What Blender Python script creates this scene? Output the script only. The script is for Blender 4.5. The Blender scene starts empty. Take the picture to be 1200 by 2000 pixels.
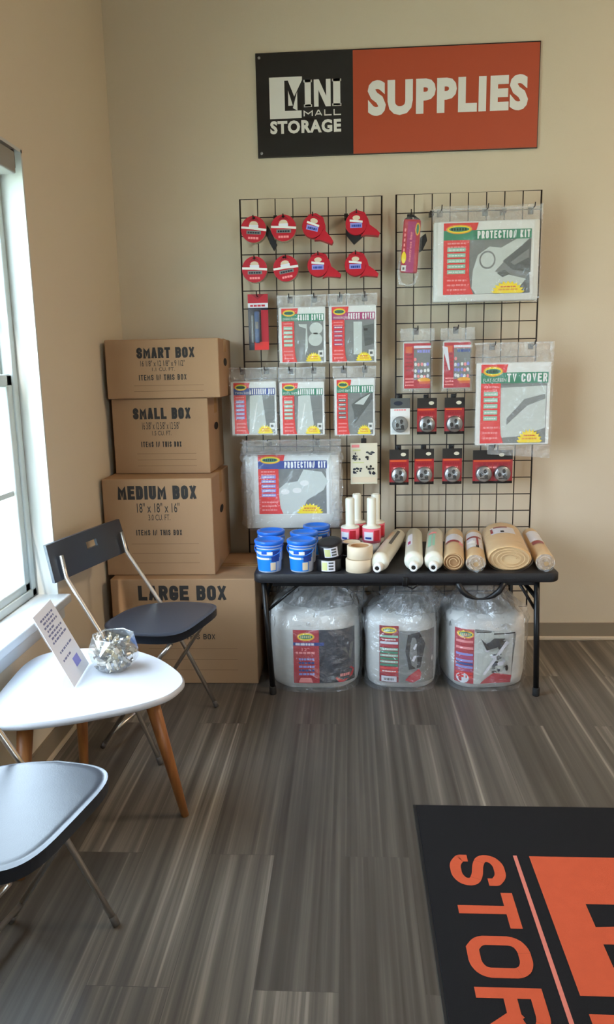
import bpy, bmesh, math, random
from mathutils import Vector, Matrix, noise
R = math.radians
C = bpy.context.scene.collection
# ------------------------------------------------------------------ camera
cam_d = bpy.data.cameras.new('camera'); cam = bpy.data.objects.new('camera', cam_d); C.objects.link(cam)
F, PITCH, YAW, ROLL, CH, CD = 1466.2, 0.18815, -0.05967, -0.01992, 1.2964, 3.4799
fwd = Vector((math.sin(YAW)*math.cos(PITCH), math.cos(YAW)*math.cos(PITCH), -math.sin(PITCH)))
r0 = Vector((math.cos(YAW), -math.sin(YAW), 0)); u0 = r0.cross(fwd)
rr = r0*math.cos(ROLL) + u0*math.sin(ROLL); uu = -r0*math.sin(ROLL) + u0*math.cos(ROLL)
M = Matrix((rr, uu, -fwd)).transposed().to_4x4(); M.translation = Vector((0, -CD, CH)); cam.matrix_world = M
cam_d.sensor_fit = 'VERTICAL'; cam_d.sensor_height = 36.0; cam_d.lens = F/2000*36.0
cam_d.clip_start = 0.05
bpy.context.scene.camera = cam
# ------------------------------------------------------------------ light and exposure
sc = bpy.context.scene
sc.view_settings.view_transform = 'Standard'; sc.view_settings.look = 'None'
sc.view_settings.gamma = 1.0; sc.view_settings.use_curve_mapping = False
sc.view_settings.exposure = 0.12
W = bpy.data.worlds.new('sky'); sc.world = W; W.use_nodes = True
bg = W.node_tree.nodes['Background']; bg.inputs[0].default_value = (0.66, 0.83, 1.0, 1); bg.inputs[1].default_value = 18.0

def area(name, loc, rot, sx, sy, power=0, color=(1, 1, 1), portal=False):
    d = bpy.data.lights.new(name, 'AREA'); d.shape = 'RECTANGLE'; d.size = sx; d.size_y = sy
    d.energy = power; d.color = color
    if portal: d.cycles.is_portal = True
    o = bpy.data.objects.new(name, d); C.objects.link(o); o.location = loc; o.rotation_euler = rot
    return o
XL, XR, YB, ZC = -1.04, 4.4, -8.0, 3.4          # left wall, right wall, wall behind the camera, ceiling
WIN = (-2.35, -0.965, 0.53, 2.0)               # window opening in the left wall (y0, y1, z0, z1)
area('window_portal', (XL-.14, (WIN[0]+WIN[1])/2, (WIN[2]+WIN[3])/2), (0, R(-90), 0), WIN[3]-WIN[2], WIN[1]-WIN[0], portal=True)
DR = (2.6, 3.8, 0.05, 2.3)                      # glazed entrance in the wall behind the camera (x0,x1,z0,z1)
area('entrance_portal', ((DR[0]+DR[1])/2, YB-.05, (DR[2]+DR[3])/2), (R(-90), 0, 0), DR[1]-DR[0], DR[3]-DR[2], portal=True)
LAMPS = ((2.95, -1.55), (2.4, -5.6))
LAMP_W, LAMP_C = (62, 15), (1.0, 0.77, 0.57)
SUN = bpy.data.lights.new('sun', 'SUN'); SUN.energy = 9.0; SUN.angle = R(1.2); SUN.color = (1, .93, .82)
so = bpy.data.objects.new('sun', SUN); C.objects.link(so)
so.rotation_euler = Vector((-0.13, -0.8, 0.9)).to_track_quat('Z', 'Y').to_euler()

# ------------------------------------------------------------------ materials
def lin(c): return tuple(((v/255)/12.92 if v/255 <= .04045 else ((v/255+.055)/1.055)**2.4) for v in c)
MATS = {}
def mat(name, c, rough=.6, metal=0, bump=0, bscale=200, spec=.5, var=0, vscale=8, coat=0):
    if name in MATS: return MATS[name]
    m = bpy.data.materials.new(name); m.use_nodes = True; nt = m.node_tree; b = nt.nodes['Principled BSDF']
    col = (*lin(c), 1); b.inputs['Base Color'].default_value = col
    b.inputs['Roughness'].default_value = rough; b.inputs['Metallic'].default_value = metal
    b.inputs['Specular IOR Level'].default_value = spec; b.inputs['Coat Weight'].default_value = coat
    tc = nt.nodes.new('ShaderNodeTexCoord')
    if bump:
        n = nt.nodes.new('ShaderNodeTexNoise'); n.inputs['Scale'].default_value = bscale; n.inputs['Detail'].default_value = 3
        nt.links.new(tc.outputs['Object'], n.inputs['Vector'])
        bn = nt.nodes.new('ShaderNodeBump'); bn.inputs['Strength'].default_value = bump; bn.inputs['Distance'].default_value = .004
        nt.links.new(n.outputs['Fac'], bn.inputs['Height']); nt.links.new(bn.outputs['Normal'], b.inputs['Normal'])
    if var:
        n = nt.nodes.new('ShaderNodeTexNoise'); n.inputs['Scale'].default_value = vscale; n.inputs['Detail'].default_value = 5
        nt.links.new(tc.outputs['Object'], n.inputs['Vector'])
        mx = nt.nodes.new('ShaderNodeMix'); mx.data_type = 'RGBA'
        mx.inputs['A'].default_value = tuple(v*(1-var) for v in col[:3])+(1,); mx.inputs['B'].default_value = tuple(min(1, v*(1+var)) for v in col[:3])+(1,)
        nt.links.new(n.outputs['Fac'], mx.inputs['Factor']); nt.links.new(mx.outputs['Result'], b.inputs['Base Color'])
    MATS[name] = m; return m

def film(name, milk=.10, rough=.12, bump=.5, bscale=14, tint=(235, 240, 242), gl=.05):
    if name in MATS: return MATS[name]
    m = bpy.data.materials.new(name); m.use_nodes = True; nt = m.node_tree; nt.nodes.clear()
    out = nt.nodes.new('ShaderNodeOutputMaterial'); tr = nt.nodes.new('ShaderNodeBsdfTransparent')
    df = nt.nodes.new('ShaderNodeBsdfDiffuse'); g = nt.nodes.new('ShaderNodeBsdfGlossy')
    df.inputs['Color'].default_value = (*lin(tint), 1); g.inputs['Roughness'].default_value = rough
    m1 = nt.nodes.new('ShaderNodeMixShader'); m1.inputs[0].default_value = milk
    nt.links.new(tr.outputs[0], m1.inputs[1]); nt.links.new(df.outputs[0], m1.inputs[2])
    fr = nt.nodes.new('ShaderNodeLayerWeight'); fr.inputs['Blend'].default_value = .5
    pw = nt.nodes.new('ShaderNodeMath'); pw.operation = 'POWER'; pw.inputs[1].default_value = 4; nt.links.new(fr.outputs['Facing'], pw.inputs[0])
    ad = nt.nodes.new('ShaderNodeMath'); ad.operation = 'MULTIPLY_ADD'; ad.inputs[1].default_value = .55; ad.inputs[2].default_value = gl
    nt.links.new(pw.outputs[0], ad.inputs[0])
    m2 = nt.nodes.new('ShaderNodeMixShader'); nt.links.new(ad.outputs[0], m2.inputs[0])
    nt.links.new(m1.outputs[0], m2.inputs[1]); nt.links.new(g.outputs[0], m2.inputs[2]); nt.links.new(m2.outputs[0], out.inputs[0])
    tc = nt.nodes.new('ShaderNodeTexCoord'); n = nt.nodes.new('ShaderNodeTexNoise'); n.inputs['Scale'].default_value = bscale
    n.inputs['Detail'].default_value = 4; n.inputs['Distortion'].default_value = 1.2
    nt.links.new(tc.outputs['Object'], n.inputs['Vector'])
    bn = nt.nodes.new('ShaderNodeBump'); bn.inputs['Strength'].default_value = bump; bn.inputs['Distance'].default_value = .03
    nt.links.new(n.outputs['Fac'], bn.inputs['Height'])
    for s in (g, df): nt.links.new(bn.outputs['Normal'], s.inputs['Normal'])
    MATS[name] = m; return m

def floor_mat():
    m = bpy.data.materials.new('vinyl_plank'); m.use_nodes = True; nt = m.node_tree; b = nt.nodes['Principled BSDF']; N = nt.nodes.new; L = nt.links.new
    tc = N('ShaderNodeTexCoord'); mp = N('ShaderNodeMapping'); mp.inputs['Rotation'].default_value = (0, 0, R(90))
    mp.inputs['Location'].default_value = (.33, .034, 0)
    L(tc.outputs['Object'], mp.inputs['Vector'])
    br = N('ShaderNodeTexBrick'); br.offset = .37; br.offset_frequency = 2; br.inputs['Scale'].default_value = 1
    br.inputs['Brick Width'].default_value = 1.22; br.inputs['Row Height'].default_value = .182
    br.inputs['Mortar Size'].default_value = .0007; br.inputs['Mortar Smooth'].default_value = .2
    br.inputs['Color1'].default_value = (0, 0, 0, 1); br.inputs['Color2'].default_value = (1, 1, 1, 1); br.inputs['Mortar'].default_value = (.5, .5, .5, 1)
    L(mp.outputs[0], br.inputs['Vector'])
    # streaks running along the plank, shifted from plank to plank
    mul = N('ShaderNodeVectorMath'); mul.operation = 'MULTIPLY_ADD'; mul.inputs[1].default_value = (7.3, 3.1, 0)
    L(br.outputs['Color'], mul.inputs[0]); L(mp.outputs[0], mul.inputs[2])
    def streak(sx, sy, d):
        q = N('ShaderNodeMapping'); q.inputs['Scale'].default_value = (sx, sy, 1); L(mul.outputs[0], q.inputs['Vector'])
        n = N('ShaderNodeTexNoise'); n.inputs['Scale'].default_value = 1; n.inputs['Detail'].default_value = d; n.inputs['Roughness'].default_value = .6
        L(q.outputs[0], n.inputs['Vector']); return n.outputs['Fac']
    a = streak(.5, 30, 4); c = streak(.3, 9, 2); g_ = streak(.22, 62, 1)
    s1 = N('ShaderNodeMath'); s1.operation = 'MULTIPLY_ADD'; s1.inputs[1].default_value = .62; L(a, s1.inputs[0])
    s2 = N('ShaderNodeMath'); s2.operation = 'MULTIPLY'; s2.inputs[1].default_value = .38; L(c, s2.inputs[0]); L(s2.outputs[0], s1.inputs[2])
    sep = N('ShaderNodeSeparateColor'); L(br.outputs['Color'], sep.inputs[0])
    s3 = N('ShaderNodeMath'); s3.operation = 'MULTIPLY_ADD'; s3.inputs[1].default_value = .10; L(sep.outputs[0], s3.inputs[0]); L(s1.outputs[0], s3.inputs[2])
    cr = N('ShaderNodeValToRGB'); e = cr.color_ramp.elements
    e[0].position = .38; e[0].color = (*lin((62, 57, 51)), 1); e[1].position = .76; e[1].color = (*lin((156, 147, 134)), 1)
    x = e.new(.50); x.color = (*lin((78, 73, 67)), 1); x = e.new(.60); x.color = (*lin((98, 92, 84)), 1)
    mr = N('ShaderNodeMapRange'); mr.inputs['From Min'].default_value = .60; mr.inputs['From Max'].default_value = .74; mr.inputs['To Max'].default_value = .09
    L(g_, mr.inputs['Value']); s4 = N('ShaderNodeMath'); s4.operation = 'ADD'; L(s3.outputs[0], s4.inputs[0]); L(mr.outputs[0], s4.inputs[1])
    L(s4.outputs[0], cr.inputs[0])
    mx = N('ShaderNodeMix'); mx.data_type = 'RGBA'; mx.inputs['B'].default_value = (*lin((72, 67, 61)), 1)
    L(br.outputs['Fac'], mx.inputs['Factor']); L(cr.outputs[0], mx.inputs['A']); L(mx.outputs['Result'], b.inputs['Base Color'])
    b.inputs['Roughness'].default_value = .40; b.inputs['Specular IOR Level'].default_value = .5
    bn = N('ShaderNodeBump'); bn.inputs['Strength'].default_value = .12; bn.inputs['Distance'].default_value = .002
    L(s3.outputs[0], bn.inputs['Height']); L(bn.outputs['Normal'], b.inputs['Normal'])
    return m

def wood_mat():
    m = bpy.data.materials.new('honey_wood'); m.use_nodes = True; nt = m.node_tree; b = nt.nodes['Principled BSDF']; N = nt.nodes.new; L = nt.links.new
    tc = N('ShaderNodeTexCoord'); mp = N('ShaderNodeMapping'); mp.inputs['Scale'].default_value = (60, 60, 6); L(tc.outputs['Object'], mp.inputs[0])
    n = N('ShaderNodeTexNoise'); n.inputs['Scale'].default_value = 1; n.inputs['Detail'].default_value = 4; L(mp.outputs[0], n.inputs[0])
    cr = N('ShaderNodeValToRGB'); e = cr.color_ramp.elements; e[0].position = .3; e[1].position = .7
    e[0].color = (*lin((128, 74, 36)), 1); e[1].color = (*lin((172, 112, 58)), 1)
    L(n.outputs['Fac'], cr.inputs[0]); L(cr.outputs[0], b.inputs['Base Color']); b.inputs['Roughness'].default_value = .4
    return m

K = dict(
 wall=mat('wall_paint', (213, 198, 174), .75, bump=.10, bscale=160, spec=.25, var=.02, vscale=2),
 ceil=mat('ceiling_paint', (225, 220, 208), .9), base=mat('baseboard_vinyl', (139, 125, 104), .6), basefoot=mat('baseboard_foot', (206, 190, 165), .45),
 vinyl=mat('window_vinyl', (196, 206, 206), .35), jamb=mat('jamb_paint', (196, 196, 190), .6), sill=mat('sill_paint', (196, 200, 202), .35),
 grey=mat('blind_grey', (150, 148, 142), .6), dark=mat('dark_metal', (70, 66, 60), .5),
 card=mat('cardboard', (164, 130, 98), .8, bump=.12, bscale=60, var=.05, vscale=6, spec=.2), card2=mat('cardboard_edge', (172, 130, 88), .85),
 tapeb=mat('packing_tape_clear', (182, 142, 98), .25), ink=mat('box_ink', (44, 40, 36), .8), hole=mat('hole_dark', (26, 20, 16), .95),
 line=mat('box_line', (120, 90, 62), .85),
 blk=mat('black_plastic', (21, 21, 23), .42, bump=.12, bscale=500), tblk=mat('table_black', (30, 30, 33), .5, bump=.25, bscale=420), bmet=mat('black_metal', (18, 18, 19), .38, metal=.3),
 wire=mat('grid_wire', (34, 28, 25), .45, metal=.2),
 seat=mat('chair_plastic', (50, 56, 66), .32, bump=.06, bscale=380, spec=.45), chrome=mat('chair_tube', (196, 190, 182), .28, metal=.9), capg=mat('foot_cap_grey', (84, 80, 76), .6), rub=mat('rubber', (30, 30, 30), .8),
 ttop=mat('white_laminate', (196, 200, 208), .25), tedge=mat('white_edge', (250, 250, 250), .3),
 bwhite=mat('bright_white', (250, 250, 248), .5), white=mat('white', (236, 236, 232), .5), paper=mat('white_paper', (230, 230, 238), .5), wfold=mat('white_folded_plastic', (226, 226, 220), .45, bump=.25, bscale=25),
 foam=mat('white_foam', (214, 214, 210), .6, bump=.35, bscale=14), red=mat('red', (190, 20, 42), .4), red2=mat('bright_red', (236, 48, 44), .4), dred=mat('deep_red', (150, 16, 34), .4),
 pink=mat('pink_text', (250, 150, 150), .5), mag=mat('magenta', (176, 40, 110), .4), green=mat('green', (46, 140, 104), .4), lgreen=mat('light_green', (150, 206, 180), .4),
 blue=mat('blue', (34, 66, 150), .4), lblue=mat('pale_blue', (150, 150, 226), .4), tub=mat('tub_blue', (24, 92, 196), .35), tubl=mat('tub_label_blue', (26, 130, 222), .4),
 lid=mat('lid_blue', (38, 112, 216), .3), tubw=mat('tub_white', (196, 206, 224), .4), yel=mat('yellow', (255, 228, 12), .45), oryel=mat('orange_yellow', (240, 170, 40), .45),
 oran=mat('orange_print', (222, 96, 40), .45), gph=mat('photo_grey', (128, 130, 128), .45), gph2=mat('photo_dark_grey', (88, 90, 88), .45), wph=mat('photo_white', (206, 212, 206), .45),
 navy=mat('photo_navy', (34, 40, 56), .4), beige=mat('masking_tape', (222, 204, 176), .6), olive=mat('label_olive', (214, 214, 150), .5), kraft=mat('kraft_paper', (222, 188, 140), .75, bump=.5, bscale=30, var=.05, vscale=12),
 tube=mat('tube_white', (226, 224, 208), .4), sor=mat('sign_orange', (184, 76, 44), .45), sbl=mat('sign_black', (30, 28, 28), .4), swh=mat('sign_white', (232, 228, 220), .45),
 mor=mat('mat_orange', (204, 92, 62), .95, bump=.5, bscale=900, spec=.1, var=.08, vscale=30), mbl=mat('mat_black', (34, 34, 36), .95, bump=.6, bscale=900, spec=.12), mrub=mat('mat_rubber', (16, 16, 17), .6),
 mpk=mat('mat_faded_line', (204, 116, 100), .95), steel=mat('steel', (170, 172, 176), .3, metal=.9), bmark=mat('sheet_print', (120, 124, 160), .6),
 candy=mat('candy_wrapper', (200, 192, 176), .25, metal=.4), candy2=mat('candy_wrapper_gold', (196, 178, 136), .25, metal=.55), candy3=mat('candy_wrapper_grey', (128, 128, 130), .25, metal=.6),
 grass=mat('outside_lawn', (190, 200, 180), .9), metal_edge=mat('tag_brown', (190, 150, 110), .6), cream=mat('tag_cream', (222, 214, 190), .5),
)
K['bowlg'] = film('bowl_glass', .10, .04, .0, 5, (225, 235, 240), .16)
K['floor'] = floor_mat(); K['wood'] = wood_mat()
K['film'] = film('clear_film', .05, .12, .45, 16); K['film_h'] = film('clear_film_header', .26, .16, .9, 26, gl=.10)
K['film_c'] = film('crumpled_film', .20, .10, 1.0, 22, (235, 238, 240), .16); K['film_b'] = film('clear_film_bag', .10, .14, 1.0, 13, (225, 232, 240), .09); K['acr'] = film('clear_acrylic', .02, .02, .0, 5, gl=.03)

# ------------------------------------------------------------------ mesh builder
_tc = {}
def text_geo(s, off=.02, sx=1.0):
    key = (s, off)
    if key not in _tc:
        cu = bpy.data.curves.new('t', 'FONT'); cu.body = s; cu.size = 1; cu.offset = off; cu.space_character = 1+off*2.4; cu.resolution_u = 3; cu.fill_mode = 'FRONT'
        o = bpy.data.objects.new('t', cu); me = o.to_mesh()
        v = [(p.co.x, p.co.y) for p in me.vertices]; f = [tuple(p.vertices) for p in me.polygons]
        o.to_mesh_clear(); bpy.data.objects.remove(o); bpy.data.curves.remove(cu)
        xs = [a for a, _ in v]; ys = [b for _, b in v]; x0, x1, y0, y1 = min(xs), max(xs), min(ys), max(ys)
        _tc[key] = ([((a-x0)/(x1-x0), (b-y0)/(y1-y0)) for a, b in v], f)
    return _tc[key]

SF = {  # condensed block capitals as strokes in a unit box
 'A': [[(0,0),(.44,1),(.56,1),(1,0)],[(.15,.26),(.85,.26)]], 'B': [[(0,0),(0,1),(.8,1),(1,.85),(1,.65),(.8,.53),(0,.53)],[(.8,.53),(1,.4),(1,.15),(.8,0),(0,0)]],
 'C': [[(1,.8),(1,.85),(.75,1),(.25,1),(0,.85),(0,.15),(.25,0),(.75,0),(1,.15),(1,.2)]], 'D': [[(0,0),(0,1),(.75,1),(1,.85),(1,.15),(.75,0),(0,0)]],
 'E': [[(1,1),(0,1),(0,0),(1,0)],[(0,.52),(.85,.52)]], 'F': [[(1,1),(0,1),(0,0)],[(0,.52),(.85,.52)]],
 'G': [[(1,.8),(1,.85),(.75,1),(.25,1),(0,.85),(0,.15),(.25,0),(.75,0),(1,.15),(1,.40),(.6,.40)]], 'H': [[(0,0),(0,1)],[(1,0),(1,1)],[(0,.52),(1,.52)]],
 'I': [[(.5,0),(.5,1)]], 'K': [[(0,0),(0,1)],[(1,1),(.1,.5),(1,0)]], 'L': [[(0,1),(0,0),(1,0)]], 'M': [[(0,0),(0,1),(.5,.35),(1,1),(1,0)]], 'N': [[(0,0),(0,1),(1,0),(1,1)]],
 'O': [[(.25,0),(0,.15),(0,.85),(.25,1),(.75,1),(1,.85),(1,.15),(.75,0),(.25,0)]], 'P': [[(0,0),(0,1),(.75,1),(1,.87),(1,.58),(.75,.45),(0,.45)]],
 'R': [[(0,0),(0,1),(.75,1),(1,.87),(1,.62),(.75,.5),(.05,.5)],[(.6,.5),(1,0)]], 'S': [[(1,.80),(1,.85),(.75,1),(.25,1),(0,.85),(0,.65),(.25,.54),(.75,.46),(1,.35),(1,.15),(.75,0),(.25,0),(0,.15),(0,.20)]],
 'T': [[(0,1),(1,1)],[(.5,1),(.5,0)]], 'U': [[(0,1),(0,.15),(.25,0),(.75,0),(1,.15),(1,1)]], 'X': [[(0,0),(1,1)],[(0,1),(1,0)]], 'V': [[(0,1),(.5,0),(1,1)]],
}
def stroke_quads(t, w, h, th, gap, space=.55):
    """the word t fitted into w x h with pen thickness th; list of polygons"""
    wid = {'I': th, ' ': None, 'M': 1.25}
    n1 = sum(1 for c in t if c not in 'I M'); nM = t.count('M'); nI = t.count('I'); nS = t.count(' ')
    u = (w-gap*(len(t)-1)-nI*th)/(n1+1.25*nM+space*nS); x = 0; out = []
    for c in t:
        cw = th if c == 'I' else u*(1.25 if c == 'M' else space if c == ' ' else 1)
        for pl_ in SF.get(c, []):
            P = [Vector((x+th/2+p[0]*(cw-th), th/2+p[1]*(h-th))) for p in pl_]
            cl = (P[0]-P[-1]).length < 1e-6
            for it in range(2):
                if c not in 'SOCGUDBPR': break
                Q = [P[0]]
                for i in range(1, len(P)-1):
                    a, p, b = P[i-1], P[i], P[i+1]; an = (p-a).angle(b-p) if (p-a).length > 1e-9 and (b-p).length > 1e-9 else 9
                    if .05 < an < 1.3: r_ = min((p-a).length, (b-p).length)*.28; Q += [p-(p-a).normalized()*r_, p+(b-p).normalized()*r_]
                    else: Q.append(p)
                P = Q+[P[-1]]
            n = len(P); off = []
            for i, p in enumerate(P):
                a = P[i-1] if i else (P[-2] if cl else None); b = P[i+1] if i < n-1 else (P[1] if cl else None)
                d1 = (p-a).normalized() if a is not None else None; d2 = (b-p).normalized() if b is not None else None
                if d1 is None: d = d2; p = p-d*th/2*(0 if False else 1); nn = Vector((-d.y, d.x))*th/2
                elif d2 is None: d = d1; p = p+d*th/2; nn = Vector((-d.y, d.x))*th/2
                else:
                    m_ = Vector((-d1.y, d1.x))+Vector((-d2.y, d2.x)); m_.normalize(); co = max(.45, m_.dot(Vector((-d1.y, d1.x)))); nn = m_*(th/2/co)
                off.append((p+nn, p-nn))
            for i in range(n-1):
                q = [off[i][0], off[i+1][0], off[i+1][1], off[i][1]]; out.append([(min(max(v.x, x), x+cw), min(max(v.y, 0), h)) for v in q][::-1])
        x += cw+gap
    return out

class MB:
    def __init__(s): s.v = []; s.f = []; s.m = []; s.mats = []; s.sm = []; s.eps = .0006
    def mi(s, k):
        m = K[k] if isinstance(k, str) else k
        if m not in s.mats: s.mats.append(m)
        return s.mats.index(m)
    def add(s, vs, fs, k, smooth=False, fn=None):
        b = len(s.v); s.v += [tuple(fn(*p)) if fn else tuple(p) for p in vs]; i = s.mi(k)
        for f in fs: s.f.append(tuple(b+j for j in f)); s.m.append(i); s.sm.append(smooth)
        return s
    def box(s, x0, x1, y0, y1, z0, z1, k, fn=None):
        v = [(x, y, z) for x in (x0, x1) for y in (y0, y1) for z in (z0, z1)]
        return s.add(v, [(0, 1, 3, 2), (4, 6, 7, 5), (0, 4, 5, 1), (2, 3, 7, 6), (0, 2, 6, 4), (1, 5, 7, 3)], k, fn=fn)
    def rbox(s, x0, x1, y0, y1, z0, z1, k, r=.006, seg=2, smooth=True):
        bm = bmesh.new(); bmesh.ops.create_cube(bm, size=1)
        for v in bm.verts: v.co = Vector(((x0+x1)/2+v.co.x*(x1-x0), (y0+y1)/2+v.co.y*(y1-y0), (z0+z1)/2+v.co.z*(z1-z0)))
        bmesh.ops.bevel(bm, geom=bm.edges[:], offset=r, segments=seg, affect='EDGES', profile=.5)
        bm.verts.index_update(); s.add([v.co[:] for v in bm.verts], [[v.index for v in f.verts] for f in bm.faces], k, smooth); bm.free(); return s
    def rect(s, x0, x1, z0, z1, y, k, n=1, fn=None):      # printed patch facing -y
        xs = [x0+(x1-x0)*i/n for i in range(n+1)]
        return s.add([(x, y, z) for z in (z0, z1) for x in xs], [(i, i+1, n+2+i, n+1+i) for i in range(n)], k, fn=fn)
    def poly(s, pts, y, k, fn=None):                      # polygon in xz facing -y
        return s.add([(x, y, z) for x, z in pts], [tuple(range(len(pts)))], k, fn=fn)
    def ell(s, cx, cz, rx, rz, y, k, n=24, fn=None):
        return s.poly([(cx+rx*math.cos(2*math.pi*i/n), cz+rz*math.sin(2*math.pi*i/n)) for i in range(n)], y, k, fn)
    def burst(s, cx, cz, rx, rz, y, k, n=11, fn=None, half=True):
        p = []
        for i in range(2*n+1):
            a = math.pi*i/(2*n)*(1 if half else 2); q = 1 if i % 2 else .80
            p.append((cx+rx*q*math.cos(a), cz+rz*q*math.sin(a)))
        return s.poly(p, y, k, fn)
    def text(s, t, x0, x1, z0, z1, y, k, off=.02, fn=None, mp=None):
        v, f = text_geo(t, off)
        vs = [(x0+a*(x1-x0), y, z0+b*(z1-z0)) for a, b in v]
        if mp: vs = [mp(a, b) for a, b in v]
        return s.add(vs, f, k, fn=fn)
    def block(s, t, x0, x1, z0, z1, y, k, th=.2, gap=.1, fn=None, mp=None):
        h = z1-z0; 
        for i, q in enumerate(stroke_quads(t, x1-x0, h, th*h, gap*h)):
            e = (i % 7)*5e-5
            s.add([tuple(Vector(mp(a, b))+Vector((0, 0, e))) if mp else (x0+a, y-e, z0+b) for a, b in q], [(0, 1, 2, 3)], k, fn=fn)
        return s
    def prism(s, pts, z0, z1, k, smooth=False, bev=0):     # outline in xy, extruded in z
        n = len(pts); rings = [(0, z0), (0, z1)]
        if bev: rings = [(bev, z0), (0, z0+bev), (0, z1-bev), (bev, z1)]
        cx = sum(p[0] for p in pts)/n; cy = sum(p[1] for p in pts)/n; v = []
        for b, z in rings:
            for x, y in pts:
                d = math.hypot(x-cx, y-cy); v.append((x-(x-cx)/d*b, y-(y-cy)/d*b, z))
        f = [(j*n+i, j*n+(i+1) % n, (j+1)*n+(i+1) % n, (j+1)*n+i) for j in range(len(rings)-1) for i in range(n)]
        s.add(v, f, k, smooth or bool(bev)); b = len(v)
        return s.add(v[:n]+v[-n:], [tuple(range(n))[::-1], tuple(range(n, 2*n))], k)
    def lathe(s, prof, k, n=28, c=(0, 0, 0), axis='z', smooth=True, sx=1, sy=1):
        v = []; m = len(prof)
        for r, h in prof:
            for i in range(n):
                a = 2*math.pi*i/n; x, y = r*math.cos(a)*sx, r*math.sin(a)*sy
                v.append((c[0]+x, c[1]+y, c[2]+h) if axis == 'z' else ((c[0]+x, c[1]+h, c[2]+y) if axis == 'y' else (c[0]+h, c[1]+x, c[2]+y)))
        f = [(j*n+i, j*n+(i+1) % n, (j+1)*n+(i+1) % n, (j+1)*n+i) for j in range(m-1) for i in range(n)]
        s.add(v, f, k, smooth)
        caps = []
        if prof[0][0] > 1e-5: caps.append(tuple(range(n))[::-1])
        if prof[-1][0] > 1e-5: caps.append(tuple(range((m-1)*n, m*n)))
        if caps:
            i0 = len(s.v)-len(v); mi = s.mi(k)
            for c_ in caps: s.f.append(tuple(i0+j for j in c_)); s.m.append(mi); s.sm.append(False)
        return s
    def tube(s, path, r, k, n=8, closed=False, cap=True):
        P = [Vector(p) for p in path]; v = []; m = len(P); up = None
        for i, p in enumerate(P):
            a = P[(i-1) % m] if (closed or i) else p; b = P[(i+1) % m] if (closed or i < m-1) else p
            t = (b-a).normalized()
            if up is None: up = Vector((0, 0, 1)) if abs(t.z) < .9 else Vector((1, 0, 0))
            x = up.cross(t).normalized(); y = t.cross(x); up = y
            rr_ = r[i] if isinstance(r, (list, tuple)) else r
            for j in range(n):
                q = 2*math.pi*j/n; v.append(tuple(p+(x*math.cos(q)+y*math.sin(q))*rr_))
        mm = m if closed else m-1
        f = [(i*n+j, i*n+(j+1) % n, ((i+1) % m)*n+(j+1) % n, ((i+1) % m)*n+j) for i in range(mm) for j in range(n)]
        if cap and not closed: f += [tuple(range(n))[::-1], tuple(range((m-1)*n, m*n))]
        return s.add(v, f, k, True)
    def sheet(s, fn, nu, nv, k, smooth=True):             # fn(u,v) -> point
        v = [fn(i/nu, j/nv) for j in range(nv+1) for i in range(nu+1)]
        f = [(j*(nu+1)+i, j*(nu+1)+i+1, (j+1)*(nu+1)+i+1, (j+1)*(nu+1)+i) for j in range(nv) for i in range(nu)]
        return s.add(v, f, k, smooth)
    def build(s, name, parent=None, loc=None, rz=0):
        me = bpy.data.meshes.new(name); me.from_pydata(s.v, [], s.f)
        for m in s.mats: me.materials.append(m)
        me.polygons.foreach_set('material_index', s.m); me.polygons.foreach_set('use_smooth', s.sm); me.update()
        o = bpy.data.objects.new(name, me); C.objects.link(o)
        if parent: o.parent = parent
        if loc is not None: o.location = loc
        if rz: o.rotation_euler.z = rz
        return o

def thing(name, label, cat, loc=(0, 0, 0), rz=0, group=None):
    o = bpy.data.objects.new(name, None); C.objects.link(o); o.location = loc; o.rotation_euler = (0, 0, rz); o.empty_display_size = .05
    return tag(o, label, cat, group)
def tag(o, label, cat, group=None):
    o['label'] = label; o['category'] = cat
    if group: o['group'] = group
    return o
def struct(o): o['kind'] = 'structure'; return o
def dup(root, loc, rz=None, label=None, rot=None):
    r = root.copy(); C.objects.link(r); r.location = loc
    if rz is not None: r.rotation_euler = (0, 0, rz)
    if rot is not None: r.rotation_euler = rot
    if label: r['label'] = label
    for ch in list(root.children):
        c = ch.copy(); C.objects.link(c); c.parent = r
        for g in ch.children:
            d = g.copy(); C.objects.link(d); d.parent = c
    return r
def nz(x, y, z=0): return noise.noise(Vector((x, y, z)))

# ------------------------------------------------------------------ the room
T = .14
struct(MB().box(XL-T, XR+T, YB-T, T, -.12, 0, 'floor').build('floor'))
struct(MB().box(XL-T, XR+T, YB-T, T, ZC, ZC+.1, 'ceil').build('ceiling'))
struct(MB().box(XL-T, XR+T, 0, T, 0, ZC, 'wall').build('wall_back'))
struct(MB().box(XR, XR+T, YB, 0, 0, ZC, 'wall').build('wall_right'))
lw = MB(); ys = [YB, WIN[0], WIN[1], 0]
for i in range(3):
    if i == 1:
        q = WIN
        lw.box(XL-T, XL, ys[i], ys[i+1], 0, q[2]-.02, 'wall'); lw.box(XL-T, XL, ys[i], ys[i+1], q[3], ZC, 'wall')
    else: lw.box(XL-T, XL, ys[i], ys[i+1], 0, ZC, 'wall')
struct(lw.build('wall_left'))
fw = MB(); fw.box(XL, DR[0], YB-T, YB, 0, ZC, 'wall'); fw.box(DR[1], XR, YB-T, YB, 0, ZC, 'wall'); fw.box(DR[0], DR[1], YB-T, YB, DR[3], ZC, 'wall')
struct(fw.build('wall_front'))
struct(MB().box(-60, 60, -70, 60, -.3, -.15, 'grass').build('ground'))
bb = MB(); bb.box(XL, XR, -.009, 0, .012, .085, 'base'); bb.rbox(XL, XR, -.016, 0, 0, .02, 'basefoot', .004)
struct(bb.build('baseboard_back'))
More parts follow.
